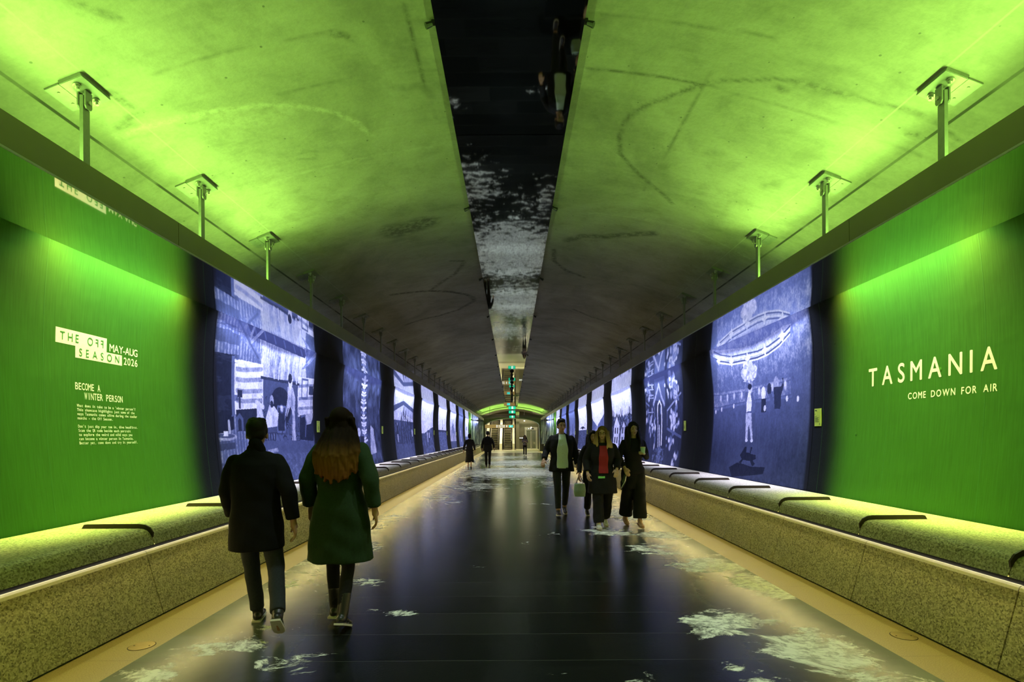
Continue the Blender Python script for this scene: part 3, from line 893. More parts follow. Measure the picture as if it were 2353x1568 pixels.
p.poly([(395, 790), (642, 835), (640, 1190), (400, 1190)], .36); p.put(((p.D > 8.45) & (p.D < 9.95) & (p.Z < 2.2) & (p.Z > 1.45)) * (np.abs(p.n(7, 10, 4, 2) - .5) < .035), .12, .8)
p.poly([(372, 765), (652, 820), (652, 838), (372, 787)], .18)
p.ell((520, 985), .42, .34, .10); p.poly([(490, 980), (555, 985), (555, 1180), (490, 1180)], .14); p.line([(495, 985), (550, 990), (550, 1170), (495, 1170), (495, 985)], .02, .55)
p.ell((524, 1005), .10, .09, .95, .9, .6)
for x in (470, 500, 630): p.ell((x, 770 + (x - 470) * .25), .03, .05, .85)
p.poly([(205, 863), (238, 868), (241, 922), (203, 918)], .16); p.line([(220, 920), (222, 990)], .03, .25)
p.poly([(722, 840), (750, 843), (752, 906), (718, 902)], .26); p.line([(735, 905), (736, 1045)], .012, .25)
p.line([(672, 790), (714, 797), (706, 930), (668, 925), (672, 790)], .02, .5)
p.poly([(195, 1010), (345, 1000), (360, 1165), (200, 1165)], .12); p.line([(205, 1150), (200, 1080), (220, 1050), (240, 1080), (243, 1150)], .03, .45)
p.poly([(345, 950), (372, 965), (400, 1090), (380, 1140), (345, 1120)], .80); p.line([(340, 955), (390, 990)], .04, .85)
p.poly([(435, 975), (470, 985), (502, 1035), (492, 1130), (420, 1140), (400, 1110)], .86); p.ell((452, 950), .07, .11, .72); p.ell((452, 970), .06, .06, .12)
p.poly([(330, 1180), (492, 1170), (482, 1232), (335, 1235)], .22)
for x in range(345, 490, 18): p.ell((x, 1205), .02, .06, .55)
p.poly([(655, 1050), (768, 1040), (752, 1235), (655, 1225)], .13); p.poly([(695, 1040), (755, 1035), (735, 1110), (700, 1120)], .75); p.line([(665, 1060), (690, 1050), (700, 1100), (695, 1200)], .02, .5)
p.poly([(568, 842), (604, 850), (622, 930), (618, 1000), (632, 1295), (604, 1302), (598, 1020), (585, 985), (562, 1060), (550, 1050), (566, 930)], .76); p.line([(598, 880), (612, 1290)], .012, .4, .7)
p.ell((587, 808), .085, .16, .85); p.ell((584, 785), .085, .09, .12); p.line([(525, 1190), (570, 1000)], .012, .15)
p.poly([(400, 1250), (560, 1228), (720, 1238), (748, 1290), (742, 1505), (470, 1570), (400, 1400)], .42)
p.put(((p.Z < 1.22) & (p.D > 8.3)) * (p.n(16, 22, 11) > .52), .62, .55)
p.poly([(428, 1300), (494, 1284), (502, 1310), (424, 1332)], .66)
p.ell((122, 1205), .30, .055, .72); p.ell((122, 1198), .24, .035, .4); p.poly([(105, 1165), (138, 1165), (138, 1200), (105, 1200)], .88); p.line([(142, 1095), (150, 1170)], .03, .75)
p.poly([(70, 1260), (190, 1245), (190, 1290), (70, 1310)], .28); p.line([(120, 1310), (130, 1400)], .03, .5)
p.build('blue toned mural of a log cabin room with a fireplace, armchairs and two figures', GROUP_M[-1])

# -- carved figure column in a forest
p = pic(-1, 1, 150, 240)
p.g[:] = .12 + .55 * np.clip(p.n(6, 4, 21) - .28, 0, 1)
for i in range(60):
    x, y = _rng.random(), _rng.random(); p.ell((x, y), .05 + .12 * _rng.random(), .05 + .2 * _rng.random(), .15 + .6 * _rng.random() ** 2, .5, .5)
for i in range(26):
    y = .22 + i * .026; w = .02 + .05 * abs(math.sin(i * 1.7)); p.line([(.5 - w, y + .01), (.5, y), (.5 + w, y + .015)], .03, .9 - .4 * (i % 3 == 0))
p.line([(.5, .1), (.5, .9)], .06, .75, .6); p.ell((.5, .88), .16, .16, .85, .8, .3)
p.ell((.36, .34), .18, .16, .2); p.ell((.36, .34), .14, .12, .8); p.poly([(.62, .1), (.68, .42), (.76, .38), (.8, .12)], .72)
p.poly([(.3, .05), (.4, .3), (.48, .3), (.46, .02)], .1)
p.build('blue toned mural of a tall pale carved figure among dark foliage', GROUP_M[-1])
# -- porch with people on poles
p = pic(-1, 2, 110, 170)
p.g[:] = .86 - .1 * p.n(2, 3, 31); p.put(p.V < .52, .22); p.put((p.V < .52) * (p.n(12, 14, 33) > .52), .5, .6); p.put((p.V < .2) * 1.0, .45, .5)
p.poly([(0, .62), (.45, .74), (1, .66), (1, .72), (.45, .8), (0, .7)], .35); p.poly([(.45, .62), (1, .55), (1, .66), (.45, .74)], .7)
for x, h in ((.36, .62), (.46, .7), (.56, .66), (.68, .6), (.8, .58)):
    p.line([(x, .2), (x + .01, h)], .04, .10); p.line([(x - .05, h - .12), (x, h - .04), (x + .05, h - .12)], .03, .12)
p.figure(.16, .22, .26, .75, .15); p.figure(.9, .2, .24, .2, .8)
p.build('blue toned mural of a pale porch with thin dark figures on poles', GROUP_M[-1])
# -- headland under an open sky
p = pic(-1, 3, 90, 150)
p.g[:] = .92 - .08 * p.V; h = .34 + .12 * np.clip(1.4 * p.U - .3, 0, 1) + .03 * p.n(5, 1, 41)
p.put(p.V < h, .30); p.put((p.V < h) * (p.n(9, 10, 42) > .55), .6, .7); p.figure(.45, .2, .2, .85); p.figure(.6, .18, .22, .15, .9)
p.build('blue toned mural of a rocky headland with two figures under a blank sky', GROUP_M[-1])
# -- mast over still water
p = pic(-1, 4, 80, 130)
p.g[:] = .90; p.put(p.V < .40, .42); p.put(np.abs(p.V - .41) < .025, .2); p.put((p.V < .4) * (p.n(3, 22, 51) > .55), .62, .6)
p.line([(.5, .34), (.5, .66)], .03, .15); p.line([(.38, .42), (.5, .5), (.62, .42)], .02, .2); p.line([(.5, .34), (.5, .1)], .03, .22, .8)
p.build('blue toned mural of a lone mast mirrored in still water', GROUP_M[-1])
# -- tall crowd
p = pic(-1, 5, 70, 110)
p.g[:] = .84; p.put(p.V < .18, .35)
for x, h in ((.2, .42), (.38, .55), (.52, .62), (.66, .5), (.82, .4)): p.figure(x, .12, h, .3 + .3 * (x * 7 % 1), .5)
p.build('blue toned mural of a close group of standing figures', GROUP_M[-1])
# -- dim interior
p = pic(-1, 6, 60, 100)
p.g[:] = .40 + .2 * p.n(2, 2, 71)
for x in (.2, .36, .6, .78): p.line([(x, .1), (x, .95)], .05, .75, .6)
p.figure(.48, .15, .4, .9)
p.build('dimmer blue mural with pale upright streaks and one figure', GROUP_M[-1])
# -- pale wall
p = pic(-1, 7, 60, 100)
p.g[:] = .93 - .06 * p.n(1, 1, 81); p.poly([(.3, .5), (.6, .5), (.6, .62), (.3, .62)], .7); p.put(p.V < .3, .6)
p.build('almost blank pale mural, last of the fireplace mural row', GROUP_M[-1])

# -- theatre stage with a man lifting a bouquet
p = pic(1, 0, 260, 380, (1600, 640, 3.2))
p.g[:] = .38 + .22 * np.clip((p.Z - 1.9) / .8, -1, 1) + .05 * p.n(4, 4, 101)
p.put(p.n(40, 1.5, 102) > .62, .42, .25)
up_o = [(130, 600), (180, 625), (260, 636), (380, 612), (450, 596), (530, 560), (610, 500), (690, 410)]
up_i = [(700, 330), (640, 350), (570, 400), (500, 450), (430, 485), (340, 510), (250, 520), (160, 530), (110, 520)]
p.poly(up_o + up_i, .74)
for off in (0, -14, -40, -60): p.line([(x, y + off) for x, y in up_o], .012, .92 if off in (0, -40) else .30)
for x, y in ((200, 545), (255, 540), (310, 530), (372, 512), (435, 490), (500, 450), (560, 400)): p.ell((x, y), .05, .055, .75, .9, .3)
for x, y in ((165, 605), (260, 612), (378, 590), (505, 525), (632, 418)):
    p.ell((x, y), .035, .10, .98); p.ell((x, y), .10, .03, .98)
for x in (205, 320, 455, 605): p.line([(x, 640 - max(0, x - 400) * .4), (x + 5, 850 - max(0, x - 200) * .15)], .014, .55)
p.poly([(100, 560), (150, 600), (160, 830), (118, 820)], .50)
mo = [(120, 850), (200, 845), (350, 822), (500, 785), (690, 735)]; mi_ = [(700, 868), (620, 880), (450, 905), (280, 935), (160, 965), (120, 960)]
p.poly(mo + mi_, .60); p.line(mo, .018, .62); p.line([(x, y + 14) for x, y in mo], .01, .5); p.line(mi_, .02, .55); p.line([(x, y - 12) for x, y in mi_], .01, .45)
for x, y in ((182, 885), (230, 878), (280, 868), (336, 858), (463, 830), (560, 800), (655, 785)): p.ell((x, y), .05, .085, .88, .9, .4); p.line([(x + 18, y - 25), (x + 18, y + 30)], .012, .55)
for x, y in ((145, 982), (188, 965), (277, 940), (668, 885), (748, 885)): p.ell((x, y), .03, .045, .95)
for x in (210, 325, 465, 625, 755): p.line([(x, 960), (x + 2, 1120)], .010, .38)
p.put(np.clip((1.45 - p.Z) / .35, 0, 1), .20, .6)
p.ell((375, 1320), 1.1, .40, .36, .8, .9)
rr = np.random.default_rng(5)
for i in range(90):
    a, r = rr.random() * 2 * PI, 50 * math.sqrt(rr.random()); p.ell((388 + r * math.cos(a) * 1.0, 685 + 1.25 * r * math.sin(a)), .06, .05, .70 + .3 * rr.random())
p.poly([(345, 760), (385, 735), (430, 740), (400, 770), (370, 765)], .86)
p.poly([(362, 840), (358, 790), (372, 745), (384, 750), (374, 800), (380, 845)], .62); p.poly([(412, 840), (421, 790), (405, 740), (394, 748), (405, 800), (402, 840)], .66)
p.poly([(362, 838), (385, 832), (415, 838), (434, 920), (432, 990), (410, 988), (405, 900), (380, 900), (372, 950), (358, 945)], .48)
p.poly([(384, 842), (398, 838), (408, 900), (405, 978), (368, 985), (370, 920)], .97)
p.ell((396, 812), .075, .10, .85); p.ell((394, 797), .075, .055, .10); p.poly([(378, 980), (405, 975), (405, 992), (370, 995)], .45)
p.poly([(366, 992), (405, 990), (410, 1090), (415, 1190), (402, 1190), (390, 1075), (384, 1090), (376, 1190), (362, 1190), (364, 1080)], .78)
p.poly([(362, 1188), (378, 1188), (374, 1235), (360, 1240)], .28); p.poly([(400, 1188), (415, 1188), (413, 1238), (402, 1240)], .28); p.ell((369, 1192), .05, .03, .9); p.ell((408, 1194), .05, .03, .9)
for q in ([(358, 1240), (372, 1240), (368, 1280), (395, 1285), (402, 1240), (414, 1240), (400, 1290), (438, 1300), (438, 1330), (415, 1340), (432, 1365), (412, 1385), (396, 1345), (345, 1335), (330, 1360), (310, 1355), (335, 1330), (322, 1300), (335, 1280)],
          [(240, 1390), (300, 1355), (345, 1365), (400, 1385), (505, 1390), (490, 1440), (400, 1450), (260, 1460)]): p.poly(q, .03)
p.ell((494, 848), .075, .12, .92); p.poly([(480, 885), (512, 885), (514, 985), (478, 985)], .12); p.ell((505, 955), .04, .05, .85)
p.ell((538, 815), .07, .10, .15); p.poly([(528, 850), (556, 850), (568, 910), (545, 985), (530, 980), (545, 900)], .45)
p.ell((588, 770), .085, .11, .66); p.poly([(570, 800), (625, 795), (640, 760), (632, 735), (640, 730), (645, 790), (625, 860), (620, 960), (575, 960)], .16)
p.build('blue toned mural of a theatre balcony with a man lifting a bouquet on stage', GROUP_M[1])
# -- mirrored street of trees
p = pic(1, 1, 170, 270, (1440, 760, 4.6125))
p.g[:] = .10 + .12 * p.n(5, 4, 111)
p.poly([(150, 500), (290, 500), (330, 560), (340, 740), (180, 740)], .22)
p.poly([(290, 520), (400, 480), (410, 760), (300, 740)], .42)
for i, w in ((0, .09), (1, .05)): p.line([(285, 780), (310, 690), (340, 570), (365, 690), (400, 780)], w, .5 + .35 * i, .7)
for c, n_ in (((475, 560), 34), ((520, 640), 26), ((215, 640), 24), ((500, 950), 40), ((210, 940), 16), ((265, 960), 14), ((470, 1170), 14), ((270, 1100), 8), ((520, 1330), 8)):
    for i in range(n_):
        x, y = c[0] + rr.normal() * 26, c[1] + rr.normal() * 62; p.ell((x, y), .06 + .05 * rr.random(), .05 + .10 * rr.random(), .55 + .42 * rr.random(), .85, .4)
p.line([(430, 850), (490, 770), (575, 660)], .03, .62); p.line([(430, 1040), (575, 1130)], .035, .5); p.line([(170, 730), (240, 800)], .03, .6)
for q in ([(240, 480), (245, 720)], [(205, 700), (205, 900)], [(285, 700), (300, 1000)], [(180, 860), (185, 1100)], [(490, 500), (490, 640)], [(430, 860), (430, 1010)]): p.line(q, .018, .6)
for y in (580, 630, 690, 720, 870): p.line([(235, y), (285, y - 4)], .016, .7)
p.line([(328, 900), (330, 790), (348, 745), (368, 790), (372, 900), (366, 1210)], .035, .92); p.line([(328, 880), (330, 1230)], .03, .8)
p.poly([(335, 800), (350, 760), (362, 800), (360, 1040), (336, 1040)], .12); p.ell((360, 850), .06, .14, .7, .8, .4)
p.line([(347, 1010), (346, 1240)], .035, .85); p.poly([(330, 1230), (365, 1230), (345, 1400), (305, 1410)], .45, .8); p.put((p.Z < 1.15) * (p.n(14, 16, 115) > .6) * (np.abs(p.U - .45) < .15), .6, .8)
p.build('blue toned mural of a symmetrical street with pale trees and a bright arch', GROUP_M[1])
# -- white house with trees
p = pic(1, 2, 120, 190)
p.g[:] = .90 - .08 * p.n(2, 6, 121); p.put((p.V < .52 + .12 * p.n(7, 1, 122)) * 1.0, .22); p.put((p.V < .56) * (p.n(12, 14, 123) > .54), .7, .8)
p.poly([(.12, .1), (.12, .46), (.27, .6), (.42, .46), (.42, .1)], .86); p.poly([(.5, .1), (.5, .38), (.62, .5), (.78, .38), (.78, .1)], .78)
p.poly([(.08, .44), (.27, .63), (.46, .44), (.42, .44), (.27, .58), (.12, .44)], .12); p.poly([(.46, .36), (.62, .54), (.82, .36), (.78, .36), (.62, .49), (.5, .36)], .14)
for x in (.18, .3, .56, .68):
    for y in (.18, .32): p.poly([(x, y), (x + .06, y), (x + .06, y + .09), (x, y + .09)], .15)
for x in (.47, .86, .05): p.line([(x, .1), (x + .02, .66)], .05, .12); p.line([(x - .06, .6), (x + .01, .5), (x + .08, .64)], .025, .14)
p.build('blue toned mural of a white gabled house among bare trees', GROUP_M[1])
# -- mountains
p = pic(1, 3, 100, 160)
p.g[:] = .95; h = .44 + .26 * np.abs(p.U - .45) * 1.5 + .04 * p.n(6, 1, 131); p.put(p.V < h, .45); p.put((p.V < h) * (p.n(8, 8, 132) > .5), .62, .6)
p.put(p.V < .26, .50); p.put((p.V < .42) * (p.n(16, 3, 133) > .6), .9, .6); p.line([(.45, .1), (.45, .44)], .07, .8)
p.build('blue toned mural of a valley between two mountain slopes', GROUP_M[1])
# -- bird over water
p = pic(1, 4, 90, 140)
p.g[:] = .93; p.put(p.V < .42, .26); p.put((p.V < .42) * (p.n(7, 16, 141) > .58), .55, .7)
p.poly([(.2, .46), (.42, .50), (.58, .50), (.85, .45), (.62, .455), (.5, .43), (.4, .455)], .08); p.line([(.52, .4), (.52, .1)], .06, .6, .6); p.line([(.7, .5), (.8, .58)], .02, .2)
p.build('blue toned mural of a dark spread shape over choppy water', GROUP_M[1])
# -- town edge
p = pic(1, 5, 70, 110)
p.g[:] = .66 - .2 * p.V
for i in range(9): x = i * .11; h = .3 + .3 * rr.random(); p.poly([(x, 0), (x, h), (x + .1, h), (x + .1, 0)], .25 + .5 * rr.random())
p.build('blue toned mural of crowded upright blocks of uneven height', GROUP_M[1])
# -- grey veil
p = pic(1, 6, 60, 100)
p.g[:] = .42 + .15 * p.n(3, 1, 161); p.put(p.V < .3, .25); p.figure(.5, .1, .5, .7)
p.build('dim blue mural with one pale figure on a grey veil', GROUP_M[1])
p = pic(1, 7, 60, 100)
p.g[:] = .92; p.put(p.V < .34, .55); p.line([(.3, .34), (.5, .6), (.7, .34)], .05, .4)
p.build('almost blank pale mural with one grey peak, last of the theatre mural row', GROUP_M[1])

# ------------------------------------------------------------------ lettering
_glyph = {}
def glyph(ch, bold=0.0):
    key = (ch, bold)
    if key not in _glyph:
        cu = bpy.data.curves.new('glyph', 'FONT')
        cu.body = ch; cu.size = 1.0; cu.resolution_u = 6; cu.fill_mode = 'FRONT'
        o = bpy.data.objects.new('glyph', cu); COL.objects.link(o)
        bpy.context.view_layer.update()
        me = bpy.data.meshes.new_from_object(o.evaluated_get(bpy.context.evaluated_depsgraph_get()))
        vs = [tuple(v.co)[:2] for v in me.vertices]; fs = [tuple(p.vertices) for p in me.polygons]
        bpy.data.objects.remove(o); bpy.data.curves.remove(cu); bpy.data.meshes.remove(me)
        if bold:
            n0 = len(vs); v0, f0 = vs, fs
            vs, fs = [], []
            for k, (dx, dy) in enumerate(((bold, 0), (-bold, 0), (0, bold), (0, -bold))):
                vs += [(a + dx, b_ + dy) for a, b_ in v0]; fs += [tuple(i + k * n0 for i in f) for f in f0]
        _glyph[key] = (vs, fs)
    return _glyph[key]
CAP = max(v[1] for v in glyph('H')[0])
def lift_(p, k):
    """stack the strokes of a heavy letter a hair apart"""
    p = Vector(p); p.x *= 1 - 3e-5 * k; p.y -= 1e-4 * k if abs(p.x) < 2 else 0
    return p
def letters(bm, text, place, x0, x1, y0, cap, bold=0.0, mode='spread', cellw=None, squeeze=1.0, mirror=(), weight_x=None):
    """lay text between x0 and x1 (metres along the line) on baseline y0; place(x, y) -> 3D"""
    sc = cap / CAP
    if mode == 'mono':
        for i, ch in enumerate(text):
            if ch == ' ': continue
            vs, fs = glyph(ch, bold)
            a, b = min(v[0] for v in vs), max(v[0] for v in vs)
            w = (b - a) * sc
            tw = min(w * squeeze, cellw * .90)
            if ch in 'ilIjt1f': tw = max(tw, min(cellw * .55, w * 1.6)) if ch in 'il' else tw
            cx = x0 + (i + .5) * cellw
            V = [bm.verts.new(lift_(place(cx - tw / 2 + (v[0] - a) / (b - a + 1e-9) * tw, y0 + v[1] * sc), i_ * (4 if bold else 1) // len(vs))) for i_, v in enumerate(vs)]
            for f in fs: bm.faces.new([V[k] for k in f])
        return
    ws = []
    for ch in text:
        if ch == ' ': ws.append(cap * .55 if len(text) > 8 else cap * .5); continue
        vs, _ = glyph(ch, bold); ws.append((max(v[0] for v in vs) - min(v[0] for v in vs)) * sc * squeeze)
    gap = (x1 - x0 - sum(ws)) / max(1, len(text) - 1)
    x = x0
    for i, (ch, w) in enumerate(zip(text, ws)):
        if ch != ' ':
            vs, fs = glyph(ch, bold); a = min(v[0] for v in vs); b = max(v[0] for v in vs)
            fx = (lambda q: w - q) if i in mirror else (lambda q: q)
            V = [bm.verts.new(lift_(place(x + fx((v[0] - a) * sc * squeeze), y0 + v[1] * sc), i_ * (4 if bold else 1) // len(vs))) for i_, v in enumerate(vs)]
            for f in fs: bm.faces.new([V[k] for k in f])
        x += w + gap
def wall_place(side, d0, off):
    return lambda x, y: wall_point(side, d0 + x if side < 0 else d0 - x, y, off)
def rect(bm, place, x0, x1, y0, y1, n=4):
    cols = []
    for i in range(n + 1):
        y = y0 + (y1 - y0) * i / n
        cols.append((bm.verts.new(place(x0, y)), bm.verts.new(place(x1, y))))
    for a, b in zip(cols[:-1], cols[1:]): bm.faces.new((a[0], a[1], b[1], b[0]))
E = 1.5
L0 = wall_place(-1, 0, .0009); L1 = wall_place(-1, 0, .0018)
t = thing('wall_lettering', 'season title block of two stepped pale boxes with dates on the green wall', 'lettering', tuple(wall_point(-1, 4.67, 2.26)))
def under(t, name, bm, m):
    o = fin(name, bm, m, t)
    o.matrix_parent_inverse = Matrix.Translation(-t.location)
    return o
bm = bmesh.new(); rect(bm, L0, 4.660, 5.248, E + .873, E + 1.010); under(t, 'upper_box', bm, M_LETTER)
bm = bmesh.new(); rect(bm, L0, 4.872, 5.455, E + .765, E + .8725); under(t, 'lower_box', bm, M_LETTER)
def word_run(text, x0, x1, cap, bold, squeeze, mirror=()):
    """split a spread line into words with their own spans"""
    sc = cap / CAP; ws = []
    for ch in text:
        if ch == ' ': ws.append(cap * .55 if len(text) > 8 else cap * .5); continue
        vs, _ = glyph(ch, bold); ws.append((max(v[0] for v in vs) - min(v[0] for v in vs)) * sc * squeeze)
    gap = (x1 - x0 - sum(ws)) / max(1, len(text) - 1)
    out = []; x = x0; cur = None
    for i, (ch, w) in enumerate(zip(text, ws)):
        if ch == ' ': cur = None
        else:
            if cur is None: cur = ['', x, x, i]; out.append(cur)
            cur[0] += ch; cur[2] = x + w
        x += w + gap
    return [(q[0], q[1], q[2], tuple(m - q[3] for m in mirror if m >= q[3])) for q in out]
def words(t, place, text, x0, x1, y0, cap, bold, m, squeeze, mirror=(), lab=None):
    for w, a, b_, mir in word_run(text, x0, x1, cap, bold, squeeze, mirror):
        bm = bmesh.new(); letters(bm, w, place, a, b_, y0, cap, bold, squeeze=squeeze, mirror=mir)
        o = under(t, 'word_lettering', bm, m)
        if lab: o['label'] = lab
words(t, L1, 'THE OFF', 4.706, 5.205, E + .905, .075, .004, M_LETTER_DARK, .8, (5, 6), 'dark green letters on a pale box')
words(t, L1, 'SEASON', 4.915, 5.415, E + .785, .073, .004, M_LETTER_DARK, .8, (), 'dark green letters on a pale box')
words(t, L0, 'MAY-AUG', 5.285, 5.680, E + .890, .074, .012, M_LETTER, .85)
words(t, L0, '2026', 5.480, 5.680, E + .782, .074, .012, M_LETTER, .85)
def mono_block(name, lab, place, rows, cap, bold, squeeze):
    t = thing(name, lab, 'lettering', tuple(place(rows[0][1], rows[0][2])))
    for q, x, z, cw in rows:
        bm = bmesh.new(); letters(bm, q, place, x, 0, z, cap, bold, 'mono', cw, squeeze)
        under(t, 'line_lettering', bm, M_LETTER)
mono_block('wall_heading', 'two line pale capital heading on the green wall above the small paragraphs', L0,
           [('BECOME A', 4.862, E + .468, .0375), ('WINTER PERSON', 4.963, E + .380, .0378)], .064, .012, .72)
for lines, z, lab in ((["What does it take to be a 'winter person'?", 'This showcase highlights just some of the', 'ways Tasmania comes alive during the cooler', 'months - the Off Season.'], .305, 'upper paragraph of small pale type on the green wall, four lines'),
                 (["Don't just dip your toe in, dive headfirst.", 'Scan the QR code beside each portrait', 'to explore the weird and wild ways you', 'can become a winter person in Tasmania.', 'Better yet, come down and try it yourself.'], .110, 'lower paragraph of small pale type on the green wall, five lines')):
    mono_block('wall_paragraph', lab, L0, [(q, 4.872, E + z - .0393 * i, .0181) for i, q in enumerate(lines)], .0255, .020, .85)
def RP(d0): return wall_place(1, d0, .0009)
t = thing('wall_title', 'large pale capital title across the green wall opposite the season block', 'lettering', tuple(wall_point(1, 5.2, E + .65)))
words(t, RP(6.03), 'TASMANIA', 0, 1.60, E + .553, .197, .014, M_LETTER, .80)
t = thing('wall_slogan', 'one line pale capital slogan below the large title on the green wall', 'lettering', tuple(wall_point(1, 4.9, E + .40)))
words(t, RP(5.425), 'COME DOWN FOR AIR', 0, 1.0, E + .364, .064, .018, M_LETTER, .80)

# ------------------------------------------------------------------ lime info cards
MURAL_WORD = {(-1, 0): 'fireplace mural', (-1, 1): 'carved figure mural', (-1, 2): 'porch mural', (-1, 3): 'headland mural', (-1, 4): 'still water mural', (-1, 5): 'group of figures mural',
              (1, 0): 'theatre mural', (1, 1): 'tree street mural', (1, 2): 'white house mural', (1, 3): 'mountain valley mural', (1, 4): 'spread shape mural', (1, 5): 'uneven blocks mural'}
for s in (-1, 1):
    for k in range(6):
        a = MURAL_START + MURAL_STEP * k
        d = a + MURAL_LEN + .17 if s < 0 else a - .12
        c0 = wall_point(s, d, 1.735)
        t = thing('info_card', 'narrow lime green info card on the dark wall beside the %s' % MURAL_WORD[(s, k)], 'card', tuple(c0), 0, 'lime info cards on the dark wall bands')
        bm = bmesh.new()
        xa, xb = sorted((-s * .012, -s * .004))
        box(bm, xa, xb, -.074, .074, -.118, .118)
        fin('card', bm, M_CARD, t)
        bm = bmesh.new()
        yy = lambda q: q if s < 0 else -q
        def r2(y0, y1, z0, z1):
            vs = [bm.verts.new((-s * .0128, yy(y), z)) for y, z in ((y0, z0), (y1, z0), (y1, z1), (y0, z1))]
            bm.faces.new(vs)
        r2(-.060, -.020, .088, .100); r2(-.035, -.012, .086, .094)
        r2(-.060, -.052, .034, .050); r2(-.062, -.045, .012, .020); r2(-.038, -.020, .012, .020)
        for i in range(8): r2(-.062, .030 - .012 * (i % 3), -.004 - .0085 * i, -.0005 - .0085 * i)
        r2(.038, .050, -.102, -.078)
        fin('small_print', bm, M_INK, t)
# ------------------------------------------------------------------ far end: portal, escalators, lift
YE = Y1
def portal():
    bm = bmesh.new()
    hw, zs, rise, n = 2.74, 2.62, .74, 32
    arc = [(hw * math.cos(PI - PI * i / n), zs + rise * math.sin(PI * i / n)) for i in range(n + 1)]
    hx, tz, tr = 4.05, 3.12, .36
    top = [(-hx + 2 * hx * i / n, tz + tr * math.sqrt(max(0, 1 - (2 * i / n - 1) ** 2))) for i in range(n + 1)]
    for y, in ((YE,), (YE + .5,)):
        A = [bm.verts.new((XC + x, y, z)) for x, z in arc]; T = [bm.verts.new((XC + x, y, z)) for x, z in top]
        for i in range(n): bm.faces.new((A[i], A[i + 1], T[i + 1], T[i]))
        for sx, a, tt in ((-1, A[0], T[0]), (1, A[-1], T[-1])):
            v = [bm.verts.new((XC + sx * hx, y, 0)), bm.verts.new((XC + sx * hw, y, 0))]
            bm.faces.new((v[0], v[1], a, tt))
    o = fin('wall_front', bm, M_HALLWALL); struct(o)
    bm = bmesh.new()
    pr = [(hw, 0)] + [(hw * math.cos(PI * i / n), zs + rise * math.sin(PI * i / n)) for i in range(n + 1)] + [(-hw, 0)]
    w = .07
    po = [((hw + w) * (1 if x > 0 else -1) if z < zs else x * (1 + w / hw), z if z < zs else zs + (z - zs) * (1 + w / rise)) for x, z in pr]
    for y0_, y1_ in ((YE - .03, YE + .5),):
        for (a, b), (c, d) in zip(zip(pr, po), zip(pr[1:], po[1:])):
            vs = [bm.verts.new((XC + q[0], y, q[1])) for y in (y0_, y1_) for q in (a, c, d, b)]
            bm.faces.new(vs[:4]); bm.faces.new((vs[0], vs[1], vs[5], vs[4])); bm.faces.new((vs[2], vs[3], vs[7], vs[6]))
    bmesh.ops.remove_doubles(bm, verts=bm.verts[:], dist=1e-4)
    struct(fin('trim_4', bm, M_STEEL))
portal()
# wavy returns, mural reflections painted on, that close the tunnel walls onto the portal
for s in (-1, 1):
    bm = bmesh.new()
    n = 26
    pa = Vector((XC + s * 4.06, YE - 3.2)); pb = Vector((XC + s * 2.95, YE - .06))
    cols = []
    for i in range(n + 1):
        q = pa.lerp(pb, i / n)
        q.x += .02 * math.sin(i * 1.9)
        cols.append([bm.verts.new((q.x, q.y, z)) for z in (.74, 1.6, 2.3, 3.12)])
    for a, b in zip(cols[:-1], cols[1:]):
        for k in range(3): bm.faces.new((a[k], b[k], b[k + 1], a[k + 1]))
    struct(fin('wall_return_%s' % SIDE_WORD[s], bm, M_RETURN, None, True))
# cable run below the lit arch
cu = bmesh.new()
prev = None
for i in range(41):
    x = -3.1 + 6.2 * i / 40
    c = Vector((XC + x, 53.6, vault_z(XC + x) - .10))
    if prev is not None: cyl(cu, prev, c, .035, n=8)
    prev = c
tag(fin('arch_conduit', cu, M_DARKMETAL), 'black conduit bent along the lit green arch near the tunnel end', 'conduit')

for y in (50.2, 52.1, 54.0, 55.9, 57.8):
    bm = bmesh.new(); box(bm, XC - 3.15, XC + 3.15, y - .05, y + .05, 3.52, 3.57)  # bar added only to house the added arch lamps
    tag(fin('added_arch_bar', bm, M_DARKMETAL), 'added thin black fill light bar under the lit green arch, %s' % {50.2: 'nearest one', 52.1: 'second one', 54.0: 'middle one', 55.9: 'fourth one', 57.8: 'farthest one'}[y], 'light bar')
# the hall beyond
bm = bmesh.new(); box(bm, -6, 6, YE + .5, 78, -.05, 0.0); struct(fin('floor_hall', bm, M_HALLFLOOR))
bm = bmesh.new()
for i in range(n_ := 24):
    xa, xb = [XC - 4.05 + 8.1 * q / n_ for q in (i, i + 1)]
    za, zb = 3.12 + .36 * math.sqrt(max(0, 1 - (2 * i / n_ - 1) ** 2)), 3.12 + .36 * math.sqrt(max(0, 1 - (2 * (i + 1) / n_ - 1) ** 2))
    bm.faces.new([bm.verts.new(q) for q in ((xa, YE, za), (xb, YE, zb), (xb, YE + .5, zb), (xa, YE + .5, za))])
struct(fin('wall_front_top', bm, M_HALLWALL))
bm = bmesh.new(); box(bm, -4.4, 4.4, 64, 64.2, 3.75, 4.75); struct(fin('wall_far_gable', bm, M_HALLWALL))
bm = bmesh.new(); box(bm, -6, 6, 69.9, 70.1, 0, 10); struct(fin('wall_hall_end', bm, M_HALLWALL))
for s in (-1, 1):
    bm = bmesh.new(); box(bm, *sorted((s * 4.2, s * 4.4)), YE + .5, 70, 0, 3.6); struct(fin('wall_hall_%s' % SIDE_WORD[s], bm, M_HALLWALL))
bm = bmesh.new(); box(bm, -4.4, 4.4, 64, 70, 9.8, 10); struct(fin('ceiling_hall', bm, M_HALLWALL))
bm = bmesh.new(); box(bm, -4.2, .42, 58.6, 58.75, -.3, -.02)
struct(fin('trim_5', bm, M_STEEL))

